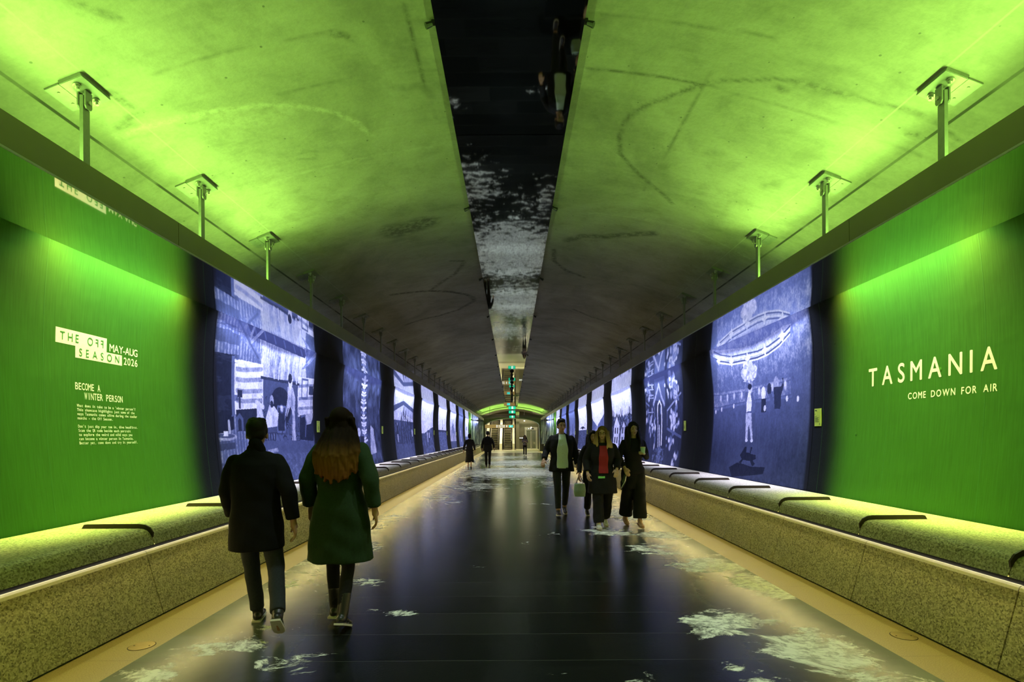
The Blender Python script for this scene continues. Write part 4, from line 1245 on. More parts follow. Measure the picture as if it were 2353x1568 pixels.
def escalator(cx, w, label):
    t = thing('escalator', label, 'escalator', (cx, 58.4, 0), 0, 'two escalators rising beyond the portal')
    n, run, rise = 34, .36, .205
    for nm, m, kind in (('step_treads', M_TREAD, 0), ('step_risers', M_RISER, 1)):
        bm = bmesh.new()
        for i in range(n):
            y, z = .9 + run * i, rise * i
            if kind == 0: box(bm, -w / 2, w / 2, y, y + run, z + rise - .03, z + rise)
            else: box(bm, -w / 2, w / 2, y - .012, y + .004, z + .085, z + rise - .032)
        fin(nm, bm, m, t)
    bm = bmesh.new(); box(bm, -w / 2, w / 2, 0, .9, -.02, .012); fin('landing_plate', bm, M_STEEL, t)
    L, Hh = n * run, n * rise
    for sx in (-1, 1):
        x0, x1 = sorted((sx * (w / 2 + .01), sx * (w / 2 + .06)))
        bm = bmesh.new()
        prof = [(.35, -.0), (.35, .88), (.55, .95), (.95, .95), (.95 + L, .95 + Hh), (.95 + L, Hh - .1), (.95, -.0)]
        A = [bm.verts.new((x0, y, z)) for y, z in prof]; B_ = [bm.verts.new((x1, y, z)) for y, z in prof]
        for i in range(len(prof)): bm.faces.new((A[i], A[(i + 1) % 7], B_[(i + 1) % 7], B_[i]))
        bm.faces.new(A); bm.faces.new(B_[::-1])
        fin('balustrade', bm, M_CREAM, t)
        bm = bmesh.new()
        pts = [(.32, .10), (.26, .5), (.34, .92), (.6, 1.0), (.95, 1.0), (.95 + L, 1.0 + Hh)]
        for a, b in zip(pts[:-1], pts[1:]): cyl(bm, (sx * (w / 2 + .035), *a), (sx * (w / 2 + .035), *b), .035, n=8)
        fin('handrail', bm, M_RUBBER if sx > 9 else M_DARKMETAL, t)
    return t
escalator(-2.07, .82, 'escalator on the outer side, between pale balustrades')
escalator(-.52, .80, 'escalator next to the dark column, between pale balustrades')
for cx, w in ((-1.30, .30), (.14, .26), (-2.85, .34)):
    bm = bmesh.new()
    n, run, rise = 34, .36, .205
    pr = [(58.8, 0), (58.8, .72), (59.4, .80), (59.35 + n * run, .80 + n * rise), (59.35 + n * run, n * rise - .5), (59.4, 0)]
    A = [bm.verts.new((cx - w / 2, y, z)) for y, z in pr]; B_ = [bm.verts.new((cx + w / 2, y, z)) for y, z in pr]
    for i in range(6): bm.faces.new((A[i], A[(i + 1) % 6], B_[(i + 1) % 6], B_[i]))
    bm.faces.new(A); bm.faces.new(B_[::-1])
    struct(fin('trim_6', bm, M_CREAM))
bm = bmesh.new(); box(bm, .42, .80, 58.3, 58.8, 0, 4.3); struct(fin('column', bm, M_HALLWALL))
bm = bmesh.new(); box(bm, .80, 4.2, 58.6, 58.75, 0, 3.6); struct(fin('wall_lift', bm, M_HALLWALL))
bm = bmesh.new(); box(bm, .42, 3.2, 56.9, 58.5, -.03, .10); struct(fin('trim_7', bm, M_CREAM))
# lift
t = thing('lift', 'glass lift doors in a pale metal frame beside the escalators', 'lift', (2.12, 58.42, .10))
bm = bmesh.new(); box(bm, -.72, -.56, -.10, .12, 0, 2.45); box(bm, .56, .72, -.10, .12, 0, 2.45); box(bm, -.56, .56, -.10, .12, 2.12, 2.45)
fin('door_frame', bm, M_STEEL, t)
for sx in (-1, 1):
    bm = bmesh.new(); xa, xb = sorted((sx * .02, sx * .56))
    box(bm, xa, xa + .05, -.05, -.01, 0, 2.12); box(bm, xb - .05, xb, -.05, -.01, 0, 2.12); box(bm, xa + .05, xb - .05, -.05, -.01, 0, .07); box(bm, xa + .05, xb - .05, -.05, -.01, 2.05, 2.12)
    d = fin('door', bm, M_STEEL, t)
    bm = bmesh.new(); box(bm, xa + .05, xb - .05, -.036, -.024, .07, 2.05); fin('glass_pane', bm, M_GLASS, d)
bm = bmesh.new(); box(bm, -.40, .30, -.125, -.10, 2.22, 2.36); o = fin('display', bm, M_BLACK, t)
bm = bmesh.new(); box(bm, -.34, -.22, -.13, -.125, 2.25, 2.33); box(bm, -.12, .02, -.13, -.125, 2.25, 2.33); fin('lit_symbols', bm, M_WHITE_LIT, o)
bm = bmesh.new(); box(bm, -.06, .06, -.14, -.10, 2.40, 2.47); fin('lamp', bm, M_LAMP, t)
t = thing('call_point', 'low lit call point panel beside the lift', 'call point', (1.02, 58.52, 1.35))
bm = bmesh.new(); box(bm, -.28, .28, -.06, .02, -.03, .03); fin('lit_bar', bm, M_WHITE_LIT, t)
bm = bmesh.new(); box(bm, -.30, .30, -.02, .08, -.06, .06); fin('housing', bm, M_DARKMETAL, t)
for x, y in ((1.35, 57.6), (2.2, 56.9)):
    t = thing('hall_downlight', 'small round downlight hanging in the hall %s' % ('above the lift' if x > 2 else 'between column and lift'), 'downlight', (x, y, 3.2))
    bm = bmesh.new(); cyl(bm, (0, 0, .08), (0, 0, 0), .06, n=16); fin('lamp_face', bm, M_LAMP, t)
    bm = bmesh.new(); cyl(bm, (0, 0, .08), (0, 0, .13), .065, n=16); cyl(bm, (0, 0, .12), (0, 0, vault_z(x) - 3.2), .008, n=6); fin('stem', bm, M_RUBBER, t)

# ------------------------------------------------------------------ hanging signs
def sign_text(parent, name, text, x0, x1, z, cap, y, m, bold=.02):
    bm = bmesh.new()
    letters(bm, text, lambda a, b: Vector((a, y, b)), x0, x1, z, cap, bold, squeeze=.85)
    return fin(name, bm, m, parent)
def running_man(bm, cx, z, h, y):
    s = h
    def q(*pts): bm.faces.new([bm.verts.new((cx + a * s, y, z + b * s)) for a, b in pts])
    n = 10
    bm.faces.new([bm.verts.new((cx + (.06 + .09 * math.cos(2 * PI * i / n)) * s, y, z + (.88 + .09 * math.sin(2 * PI * i / n)) * s)) for i in range(n)])
    q((-.05, .76), (.10, .74), (.06, .42), (-.12, .45))
    q((-.05, .76), (-.30, .62), (-.34, .44), (-.25, .44), (-.22, .58), (-.05, .66))
    q((.10, .74), (.28, .58), (.40, .66), (.44, .58), (.28, .47), (.08, .60))
    q((-.12, .45), (-.16, .22), (-.42, .10), (-.38, .02), (-.06, .16), (0, .42))
    q((0, .46), (.06, .42), (.24, .26), (.18, .0), (.08, 0), (.12, .22), (-.04, .34))
def exit_sign(y, z, w, label):
    t = thing('exit_sign', label, 'exit sign', (0, y, z), 0, 'green exit signs hanging in line')
    h = w * .46
    bm = bmesh.new(); box(bm, -w / 2, w / 2, -.03, .03, 0, h); fin('sign_body', bm, M_DARKMETAL, t, bevel=.006)
    bm = bmesh.new(); box(bm, -w / 2 + .012, w / 2 - .012, -.036, -.0302, .012, h - .012); f = fin('lit_face', bm, M_EXIT, t)
    bm = bmesh.new()
    vs = [bm.verts.new((a, -.0365, b)) for a, b in ((-.07 * w, .07 * w), (.16 * w, .07 * w), (.16 * w, h - .05 * w), (-.07 * w, h - .05 * w))]
    bm.faces.new(vs)
    fin('white_panel', bm, M_WHITE_LIT, f)
    bm = bmesh.new(); running_man(bm, .03 * w, .09 * w, h - .18 * w, -.037); fin('running_figure', bm, M_EXIT, f)
    for sx in (-1, 1):
        bm = bmesh.new(); cyl(bm, (sx * .12 * w, 0, h), (sx * .12 * w, 0, VZ - .046 - z), .010, n=8); fin('rod', bm, M_DARKMETAL, t)
    return t
exit_sign(33.0, 3.22, .46, 'green running figure exit sign, nearest and topmost of the hanging line')
exit_sign(39.5, 3.25, .52, 'green running figure exit sign, middle one of the hanging line')
exit_sign(46.0, 3.14, .50, 'green running figure exit sign, lowest of the hanging line')
# black ceiling domes on short stems along the mirror strip
def dome(y, r, stem, label):
    t = thing('dome_camera', label, 'dome camera', (0, y, VZ - .046), 0, 'black domes on stems under the mirror strip')
    bm = bmesh.new(); cyl(bm, (0, 0, 0), (0, 0, -stem), .035, n=12); cyl(bm, (0, 0, 0), (0, 0, -.03), .09, .06, 16); fin('stem', bm, M_DARKMETAL, t)
    bm = bmesh.new(); cyl(bm, (0, 0, -stem + .02), (0, 0, -stem - .04), r * .6, r, 20); fin('collar', bm, M_DARKMETAL, t)
    bm = bmesh.new(); ball(bm, (0, 0, -stem - .04), (r * .95, r * .95, r * .85)); fin('dome', bm, M_RUBBER, t, smooth_=True)
    return t
dome(26.2, .12, .16, 'black dome on a short stem under the mirror strip, closest to the camera')
dome(31.5, .12, .14, 'black dome on a short stem under the mirror strip, second from the near end')
dome(36.2, .09, .12, 'black dome on a short stem under the mirror strip, third from the near end')
dome(41.0, .10, .14, 'black dome on a short stem under the mirror strip, farthest from the camera')
# ochre wayfinding boards
t = thing('wayfinding_sign', 'wide ochre wayfinding board with white lines and arrow hanging before the escalators', 'sign', (-1.16, 50.3, 2.34))
bm = bmesh.new(); box(bm, -1.45, 1.45, -.05, .05, 0, .33); fin('board', bm, M_OCHRE, t)
for x in (-1.0, 1.0):
    bm = bmesh.new(); cyl(bm, (x, 0, .33), (x, 0, VZ - 2.34 - VK * (x - 1.16) ** 2), .014, n=8); fin('rod', bm, M_DARKMETAL, t)
bm = bmesh.new()
def flat(x0, x1, z0, z1, y=-.052):
    bm.faces.new([bm.verts.new((a, y, b)) for a, b in ((x0, z0), (x1, z0), (x1, z1), (x0, z1))])
flat(-.36, -.30, .19, .28); flat(-.36, -.30, .06, .15); flat(-.23, -.19, .19, .28); flat(-.23, -.19, .06, .15)
for x0, x1, z in ((-.10, .06, .20), (.10, .30, .20), (.33, .46, .20), (-.10, .16, .07), (.20, .46, .07)):
    k = x0
    while k < x1:
        flat(k, min(x1, k + .035), z, z + .065); k += .05
bm.faces.new([bm.verts.new((.64 + a, -.052, .17 + b)) for a, b in ((0, .10), (.09, .0), (.03, .02), (.03, -.09), (-.03, -.09), (-.03, .02), (-.09, 0))])
fin('white_lettering', bm, M_WHITE_LIT, t)
bm = bmesh.new(); box(bm, .84, 1.24, -.056, -.051, .06, .27); f = fin('lit_exit_panel', bm, M_TEAL_LIT, t)
bm = bmesh.new(); running_man(bm, 1.03, .08, .17, -.057); fin('running_figure', bm, M_WHITE_LIT, f)
t = thing('wayfinding_sign', 'small ochre board with a lit teal panel hung high in front of the exit signs', 'sign', (-.22, 42.6, 4.02))
bm = bmesh.new(); box(bm, -.44, .44, -.04, .04, 0, .26); fin('board', bm, M_OCHRE, t)
bm = bmesh.new(); box(bm, -.18, .06, -.047, -.041, .05, .22); fin('lit_panel', bm, M_TEAL_LIT, t)
for x in (-.3, .3):
    bm = bmesh.new(); cyl(bm, (x, 0, .26), (x, 0, VZ - 4.02 - .05), .012, n=8); fin('rod', bm, M_DARKMETAL, t)
# ------------------------------------------------------------------ people
def vox(name, bm, m, parent, voxel=.010, smooth_it=4, fold=0.0, seed=0, crease=None):
    """merge overlapping closed shapes into one continuous surface"""
    bmesh.ops.recalc_face_normals(bm, faces=bm.faces[:])
    me = bpy.data.meshes.new('tmp'); bm.to_mesh(me); bm.free()
    o = bpy.data.objects.new('tmp', me); COL.objects.link(o)
    r = o.modifiers.new('r', 'REMESH'); r.mode = 'VOXEL'; r.voxel_size = voxel
    if smooth_it:
        s = o.modifiers.new('s', 'SMOOTH'); s.factor = .5; s.iterations = smooth_it
    bpy.context.view_layer.update()
    out = bpy.data.meshes.new_from_object(o.evaluated_get(bpy.context.evaluated_depsgraph_get()))
    bpy.data.objects.remove(o); bpy.data.meshes.remove(me)
    if fold:
        n = len(out.vertices)
        co = np.empty(n * 3, np.float32); no = np.empty(n * 3, np.float32)
        out.vertices.foreach_get('co', co); out.vertex_normals.foreach_get('vector', no)
        co = co.reshape(-1, 3); no = no.reshape(-1, 3)
        x, y, z = co.T
        w = np.sin(x * 31 + np.sin(z * 9 + seed) * 2.2 + seed) * .5 + np.sin(y * 27 + z * 11 + seed * 2) * .35 + np.sin(z * 38 + x * 22 + 3 * np.sin(y * 13 + seed)) * .35
        co += no * (fold * w)[:, None]
        out.vertices.foreach_set('co', co.ravel()); out.update()
    out.name = name
    out.polygons.foreach_set('use_smooth', [True] * len(out.polygons))
    return link(name, out, m, parent)
def limb(bm, pts, rad, n=14, hem=False):
    """tapered limb: cones between joints, balls on the joints"""
    for p, r in list(zip(pts, rad))[:len(pts) - (1 if hem else 0)]: ball(bm, p, r, 2)
    for a, b, ra, rb in zip(pts[:-1], pts[1:], rad[:-1], rad[1:]): cyl(bm, a, b, ra, rb, n)
def loft(bm, rings, n=28):
    """stack of horizontal ovals (cx, cy, z, rx, ry)"""
    R = []
    for cx, cy, z, rx, ry in rings:
        R.append([bm.verts.new((cx + rx * math.copysign(abs(math.cos(t)) ** .85, math.cos(t)), cy + ry * math.copysign(abs(math.sin(t)) ** .9, math.sin(t)), z)) for t in [2 * PI * i / n for i in range(n)]])
    for a, b in zip(R[:-1], R[1:]):
        for i in range(n): bm.faces.new((a[i], a[(i + 1) % n], b[(i + 1) % n], b[i]))
    bm.faces.new(R[0][::-1]); bm.faces.new(R[-1])

SKIN = plain('skin_warm', (.42, .24, .13), .55, 0, .12, 18)
SKIN_PALE = plain('skin_pale', (.52, .33, .20), .55, 0, .12, 18)
EYE_W = plain('eye_white', (.38, .36, .31), .3); EYE_D = plain('eye_dark', (.02, .015, .01), .25)
LIPS = plain('lips', (.36, .13, .09), .5)
HAIR_B = plain('black_hair', (.007, .006, .005), .6, 0, .3, 60, spec=.2)
BLACKCLOTH = plain('black_cloth', (.010, .010, .010), .85, 0, .3, 60, spec=.2)
BLACKWOOL = plain('black_wool', (.006, .006, .007), .9, 0, .3, 60, spec=.15)
NAVY = plain('dark_trouser_cloth', (.022, .026, .030), .8, 0, .3, 60, spec=.2)
GREENCOAT = plain('dark_green_wool', (.014, .034, .010), .9, 0, .35, 70, spec=.2)
SHIRT = plain('white_shirt_cloth', (.70, .80, .66), .75, 0, .08, 40)
REDTOP = plain('red_knit', (.30, .012, .018), .8, 0, .2, 60)
GREYTOP = plain('grey_knit', (.16, .14, .14), .8, 0, .2, 60)
SHOE_D = plain('dark_shoe_leather', (.012, .011, .010), .4)
SHOE_W = plain('white_trainer', (.60, .62, .56), .5)
SOLE = plain('pale_sole', (.55, .52, .42), .6)
NUDE = plain('nude_shoe_leather', (.45, .27, .14), .4)
def hair_mat(name, root, mid, tip, z0, z1):
    m, nt, nd, lk, b = nmat(name)
    p = obj_pos(nt)
    f = noise(nt, stretch(nt, p, (30, 30, 1.5)), 2.0, 4, .7)
    z = smooth(nt, math_n(nt, 'MULTIPLY_ADD', f, .18, sep(nt, p)[2]), z0, z1)
    c = ramp(nt, z, [(0, tip), (.55, mid), (1, root)])
    c = mixc(nt, .6, c, ramp(nt, f, [(.3, (.45, .45, .45)), (.65, (1.25, 1.2, 1.1))]), 'MULTIPLY')
    lk.new(c, b.inputs['Base Color']); b.inputs['Roughness'].default_value = .85; b.inputs['Specular IOR Level'].default_value = .08
    return m
HAIR_BALAYAGE = hair_mat('brown_to_copper_hair', (.010, .006, .003), (.15, .075, .012), (.17, .065, .012), 1.24, 1.64)
HAIR_BLONDE = hair_mat('blonde_hair', (.16, .11, .04), (.50, .36, .14), (.46, .32, .12), 1.2, 1.8)

def hand(bm, w, f, side, n, curl=.5):
    """palm, four jointed fingers of different lengths and a thumb off the side of the palm"""
    f = Vector(f).normalized(); side = Vector(side); side = (side - f * side.dot(f)).normalized(); n = f.cross(side).normalized() * (1 if Vector(n).dot(f.cross(side)) > 0 else -1)
    w = Vector(w)
    limb(bm, [w, w + f * .03], [.026, .030], 10)
    for k in (-1.5, -.5, .5, 1.5):
        limb(bm, [w + f * .02 + side * k * .012, w + f * .085 + side * k * .019], [.016, .014], 8)
    for k, L in ((-1.5, .060), (-.5, .078), (.5, .084), (1.5, .074)):
        p = w + f * .088 + side * k * .0195
        d1 = (f + n * curl * .5).normalized(); d2 = (f + n * curl * 1.5).normalized(); d3 = (f * .6 + n * curl * 2.2).normalized()
        a = p + d1 * L * .45; b_ = a + d2 * L * .33; c = b_ + d3 * L * .25
        limb(bm, [p, a, b_, c], [.0098, .0092, .0085, .0075], 8)
    t0 = w + f * .030 + side * .030; t1 = t0 + (f * .7 + side * .55 + n * .25).normalized() * .038; t2 = t1 + (f * .95 + side * .1 + n * .45).normalized() * .032
    limb(bm, [t0, t1, t2], [.0145, .0115, .0090], 8)

def leg_joints(a, k, p, sx, lat=0.0, hipz=0.0):
    a, k, p = math.radians(a), math.radians(k), math.radians(p)
    hip = Vector((sx * .088, 0, hipz))
    lt = sx * math.tan(math.radians(lat))
    knee = hip + Vector((sx * -.004 + lt, math.sin(a), -math.cos(a))) * .43
    ank = knee + Vector((sx * -.006 + lt, math.sin(a - k), -math.cos(a - k))) * .43
    f = Vector((0, math.cos(p), -math.sin(p))); g = Vector((0, -math.sin(p), -math.cos(p)))
    low = min((ank + g * .075 - f * .06).z, (ank + g * .075 + f * .17).z)
    return hip, knee, ank, f, g, low

class Person:
    def __init__(s, name, label, loc, rz, height, legs, arms, lean=0.0, voxel=.008, female=False, skin=None, build=1.0, turn=0.0, curl=(.6, .6), handf=None):
        s.t = thing('person', label, 'person', (loc[0], loc[1], 0), rz)
        s.t.scale = (height / 1.75,) * 3
        s.vx, s.female, s.skin, s.w = voxel, female, skin or SKIN, build
        L = [leg_joints(*q[:3], sx, *q[3:]) for q, sx in zip(legs, (-1, 1))]
        hipz = -min(q[5] for q in L) + .004
        s.legs = [[Vector(v) + Vector((0, 0, hipz)) for v in q[:3]] + list(q[3:5]) for q in L]
        s.dz = hipz - .935
        s.lean, s.turn = lean, turn
        s.arms = [[s.U(v) for v in ((sx * .160 * build, -.004, 1.402), e, w)] for (e, w), sx in zip(arms, (-1, 1))]
        s.curl, s.handf = curl, handf or (None, None)
    def U(s, v):
        x, y, z = v
        return Vector((x, y + max(0, z - .95) * s.lean, z + s.dz))
    def R(s, rings): return [(cx, cy + max(0, z - .95) * s.lean, z + s.dz, rx * s.w, ry * s.w) for cx, cy, z, rx, ry in rings]
    def torso(s, g=0.0):
        if s.female: r = [(0, 0, .84, .10, .09), (0, -.005, .93, .165, .115), (0, 0, 1.08, .122, .092), (0, .012, 1.24, .142, .112), (0, .004, 1.36, .150, .095), (0, 0, 1.43, .120, .070), (0, 0, 1.47, .055, .055)]
        else: r = [(0, 0, .84, .10, .09), (0, -.005, .93, .165, .112), (0, 0, 1.08, .148, .102), (0, .006, 1.26, .168, .118), (0, 0, 1.38, .172, .100), (0, 0, 1.44, .130, .072), (0, 0, 1.48, .060, .060)]
        return [(a, b, c, d + g, e + g) for a, b, c, d, e in r]
    def body(s):
        bm = bmesh.new()
        loft(bm, s.R(s.torso()))
        for hip, knee, ank, f, g in s.legs:
            limb(bm, [hip + Vector((0, 0, -.02)), knee, ank], [.082, .052, .036])
            limb(bm, [ank, ank + g * .045 + f * .02, ank + g * .055 + f * .12], [.036, .034, .026], 10)
        for i, (sh, el, wr) in enumerate(s.arms):
            sx = (-1, 1)[i]
            limb(bm, [sh, el, wr], [.045, .036, .025])
            f = (wr - el).normalized()
            if s.handf[i] is not None: f = Vector(s.handf[i]).normalized()
            side = Vector((-sx * .3, 1, .1)); n = Vector((-sx, 0, 0))
            if abs(f.y) > .6: side = Vector((-sx, 0, .5)); n = Vector((0, .2, -1))
            hand(bm, wr + f * .01, f, side, n, s.curl[i])
        limb(bm, [s.U((0, -.005, 1.44)), s.U((0, .012, 1.56))], [.056, .050])
        h = s.U((0, .02, 0)); h.z = s.dz; q = Matrix.Rotation(s.turn, 3, 'Z')
        H = lambda x, y, z: h + Vector((0, max(0, z - .95) * s.lean, 0)) + q @ Vector((x, y, 0)) + Vector((0, 0, z))
        s.H = H
        def eb(c, r):
            bmesh.ops.create_icosphere(bm, subdivisions=2, radius=1, matrix=Matrix.Translation(H(*c)) @ q.to_4x4() @ Matrix.Diagonal((*r, 1)))
        eb((0, -.010, 1.655), (.074, .094, .088)); eb((0, .020, 1.605), (.060, .070, .085)); eb((0, .058, 1.550), (.031, .031, .027)); eb((0, .025, 1.565), (.052, .055, .04))
        for sx in (-1, 1):
            eb((sx * .077, -.008, 1.612), (.010, .020, .032)); eb((sx * .034, .055, 1.597), (.024, .026, .022))
            eb((sx * .030, .079, 1.644), (.020, .012, .008))
        limb(bm, [H(0, .088, 1.632), H(0, .110, 1.596)], [.008, .013], 8); eb((.012, .094, 1.593), (.010, .012, .009)); eb((-.012, .094, 1.593), (.010, .012, .009))
        eb((0, .083, 1.566), (.024, .012, .007)); eb((0, .082, 1.556), (.020, .012, .007))
        s.b = vox('body', bm, s.skin, s.t, min(s.vx, .0075) if s.vx < .01 else s.vx, 2)
        return s
    def face(s):
        for sx in (-1, 1):
            bm = bmesh.new(); ball(bm, s.H(sx * .030, .0775, 1.624), (.0125, .010, .0062)); e = fin('eye', bm, EYE_W, s.t, True)
            bm = bmesh.new(); ball(bm, s.H(sx * .030, .0850, 1.624), (.0064, .004, .0060)); fin('iris', bm, EYE_D, e, True)
            bm = bmesh.new(); limb(bm, [s.H(sx * .016, .091, 1.645), s.H(sx * .034, .089, 1.650), s.H(sx * .048, .076, 1.645)], [.003, .0038, .002], 6); fin('eyebrow', bm, HAIR_B, s.t)
        bm = bmesh.new(); ball(bm, s.H(0, .0925, 1.563), (.022, .006, .0075)); fin('lips', bm, LIPS, s.t, True)
        return s
    def shoes(s, m, sole=None, boot=0.0, which=(0, 1)):
        for i in which:
            hip, knee, ank, f, g = s.legs[i]
            bm = bmesh.new()
            def add_(c, r):
                M = Matrix((Vector((1, 0, 0)), f, -g)).transposed().to_4x4()
                bmesh.ops.create_icosphere(bm, subdivisions=2, radius=1, matrix=Matrix.Translation(c) @ M @ Matrix.Diagonal((*r, 1)))
            b0 = ank + g * .036
            add_(b0 - f * .025, (.037, .046, .040)); add_(b0 + f * .05 + g * .004, (.041, .080, .034)); add_(b0 + f * .125 + g * .012, (.042, .062, .026))
            limb(bm, [ank, ank + g * .03], [.043, .042], 12)
            if boot: limb(bm, [ank - (ank - knee).normalized() * boot, ank], [.050, .044], 12)
            sh = vox('shoe', bm, m, s.t, .0075, 3)
            bm = bmesh.new()
            sx = 0
            prof = [(-.075, .030), (-.07, .036), (0, .040), (.09, .045), (.15, .040), (.185, .018)]
            top = [ank + g * .062 + f * a + Vector((w, 0, 0)) for a, w in prof] + [ank + g * .062 + f * a - Vector((w, 0, 0)) for a, w in prof[::-1]]
            A = [bm.verts.new(v) for v in top]; B_ = [bm.verts.new(v + g * .015) for v in top]
            for j in range(len(A)): bm.faces.new((A[j], A[(j + 1) % len(A)], B_[(j + 1) % len(A)], B_[j]))
            bm.faces.new(A); bm.faces.new(B_[::-1])
            fin('sole', bm, sole or m, sh)
        return s
    def trousers(s, m, width=(.092, .070, .058), fold=.004, crop=0.0, name='trousers'):
        bm = bmesh.new()
        loft(bm, s.R([(0, 0, .80, .08, .085), (0, -.004, .87, .165, .118), (0, -.004, .93, .176, .124), (0, 0, 1.06, .155, .108)]))
        for hip, knee, ank, f, g in s.legs:
            e = ank + (knee - ank) * (.06 + crop)
            limb(bm, [hip + Vector((0, 0, -.03)), knee, e], list(width), 16, True)
        vox(name, bm, m, s.t, s.vx + .001, 5, fold, 1)
        return s
    def jacket(s, m, hem=.80, flare=.0, sleeve=(.066, .056, .045), g=.022, fold=.005, collar=True, name='jacket', seed=2, hemx=.0):
        bm = bmesh.new()
        r = s.torso(g)
        low = [(0, -.004, hem, .178 + g * .6 + flare, .128 + g * .5 + flare * .7), (0, -.004, (hem + .95) / 2, .180 + g * .6 + flare * .5, .126 + g * .6 + flare * .4)] if hem < .92 else []
        up = [q for q in r if q[2] > .92]
        loft(bm, s.R(low + up))
        for sh, el, wr in s.arms:
            cuff = wr + (el - wr) * .08
            m_ = sh.lerp(el, .3)
            limb(bm, [sh + Vector((0, 0, -.004)), m_, el, cuff], [sleeve[0] * .84, sleeve[0] * .95, sleeve[1], sleeve[2]], 16, True)
        if collar:
            limb(bm, [s.U((-.055, -.035, 1.475)), s.U((0, -.062, 1.490)), s.U((.055, -.035, 1.475))], [.028, .030, .028], 10)
            for sx in (-1, 1): limb(bm, [s.U((sx * .055, -.03, 1.475)), s.U((sx * .075, .055, 1.42))], [.027, .018], 10)
        s.jk = vox(name, bm, m, s.t, s.vx + .001, 5, fold, seed)
        return s
    def front(s, m, w, z0, z1, name='shirt', wt=.55, lift=.007):
        """shirt or top showing between the open fronts of a jacket, laid on the body's front"""
        from mathutils.bvhtree import BVHTree
        trees = [BVHTree.FromPolygons([v.co for v in o.data.vertices], [tuple(p_.vertices) for p_ in o.data.polygons]) for o in (s.jk, s.b)]
        nz, nx = 40, 15
        bm = bmesh.new(); G = []
        for k in range(nz + 1):
            q = k / nz; z = z0 + (z1 - z0) * q; row = []
            ww = w * (1 - (1 - wt) * max(0, (q - .5) / .5) ** 1.3) * (1 + .04 * math.sin(q * 14))
            for i in range(nx + 1):
                x = ww * (i / nx * 2 - 1)
                hits = [t_.ray_cast(Vector((x, 1.2, z + s.dz)), Vector((0, -1, 0)))[0] for t_ in trees]
                ys = [h.y for h in hits if h is not None and h.y > -.05]
                y = max(ys) if ys else (row[-1][1] if row else .1)
                row.append((x, y, z + s.dz))
            G.append(row)
        Y = np.array([[c[1] for c in r] for r in G])
        for _ in range(3):
            P_ = np.pad(Y, 1, mode='edge'); Y = np.maximum(Y, (P_[:-2, 1:-1] + P_[2:, 1:-1] + P_[1:-1, :-2] + P_[1:-1, 2:]) / 4)
        F = [[bm.verts.new((c[0], Y[k][i] + lift, c[2])) for i, c in enumerate(r)] for k, r in enumerate(G)]
        B_ = [[bm.verts.new((c[0], Y[k][i] - .012, c[2])) for i, c in enumerate(r)] for k, r in enumerate(G)]
        for k in range(nz):
            for i in range(nx):
                bm.faces.new((F[k][i], F[k][i + 1], F[k + 1][i + 1], F[k + 1][i])); bm.faces.new((B_[k][i], B_[k + 1][i], B_[k + 1][i + 1], B_[k][i + 1]))
            bm.faces.new((F[k][0], F[k + 1][0], B_[k + 1][0], B_[k][0])); bm.faces.new((F[k][nx], B_[k][nx], B_[k + 1][nx], F[k + 1][nx]))
        for i in range(nx):
            bm.faces.new((F[0][i], B_[0][i], B_[0][i + 1], F[0][i + 1])); bm.faces.new((F[nz][i], F[nz][i + 1], B_[nz][i + 1], B_[nz][i]))
        s.front_y = lambda z: float(np.interp(z, np.linspace(z0, z1, nz + 1), Y[:, nx // 2])) + lift
        return fin(name, bm, m, s.t, True)
    def hair_short(s, m):
        bm = bmesh.new(); q = Matrix.Rotation(s.turn, 4, 'Z')
        def eb(c, r): bmesh.ops.create_icosphere(bm, subdivisions=3, radius=1, matrix=Matrix.Translation(s.H(*c)) @ q @ Matrix.Diagonal((*r, 1)))
        eb((0, -.026, 1.682), (.083, .094, .080)); eb((0, .022, 1.722), (.068, .068, .034)); eb((0, -.055, 1.63), (.074, .055, .07))
        for sx in (-1, 1): eb((sx * .066, -.012, 1.655), (.018, .04, .045))
        rn = random.Random(3)
        for i in range(40):
            a = rn.random() * 2 * PI; b_ = rn.random() * .8
            c = s.H(.07 * math.cos(a) * math.sin(b_ + .4), -.01 + .08 * math.sin(a) * math.sin(b_ + .4), 1.685 + .072 * math.cos(b_))
            ball(bm, c, .013, 1)
        s.hr = vox('hair', bm, m, s.t, .007, 2)
        return s
    def hair_long(s, m, length, width=.12, back=.0, part=0.0, wave=.012, bun=False, frontal=True):
        bm = bmesh.new(); q = Matrix.Rotation(s.turn, 4, 'Z')
        def eb(c, r): bmesh.ops.create_icosphere(bm, subdivisions=3, radius=1, matrix=Matrix.Translation(s.H(*c)) @ q @ Matrix.Diagonal((*r, 1)))
        eb((0, -.022, 1.675), (.087, .096, .088)); eb((0, -.045, 1.60), (.082, .066, .10))
        for sx in (-1, 1):
            limb(bm, [s.H(sx * .01, .06, 1.735), s.H(sx * .060, .052, 1.695), s.H(sx * .080, .022, 1.63)], [.018, .020, .022], 8)
        if bun: eb((0, -.10, 1.70), (.045, .042, .045))
        rn = random.Random(11)
        zb = 1.60 - length
        if length > .05:
            n = 34
            for i in range(n):
                a = (i + .5) / n * 2 - 1
                sx0 = a * .080; y0_ = -.055 + .05 * abs(a) ** 1.5
                e = zb + .07 * abs(a) + rn.random() * .05
                xw = a * width; pts = []; rad = []
                for k in range(6):
                    u = k / 5
                    x = sx0 + (xw - sx0) * min(1, u * 1.6) + wave * math.sin(u * 7 + i * 1.3)
                    y = y0_ - (.055 + back) * min(1, u * 1.8) * (1 - .5 * abs(a)) + .006 * math.sin(i * 2.1 + u * 5)
                    pts.append(s.H(x, y, 1.63 + (e - 1.63) * u)); rad.append(.020 * (1 - .55 * u) + .004)
                limb(bm, pts, rad, 7)
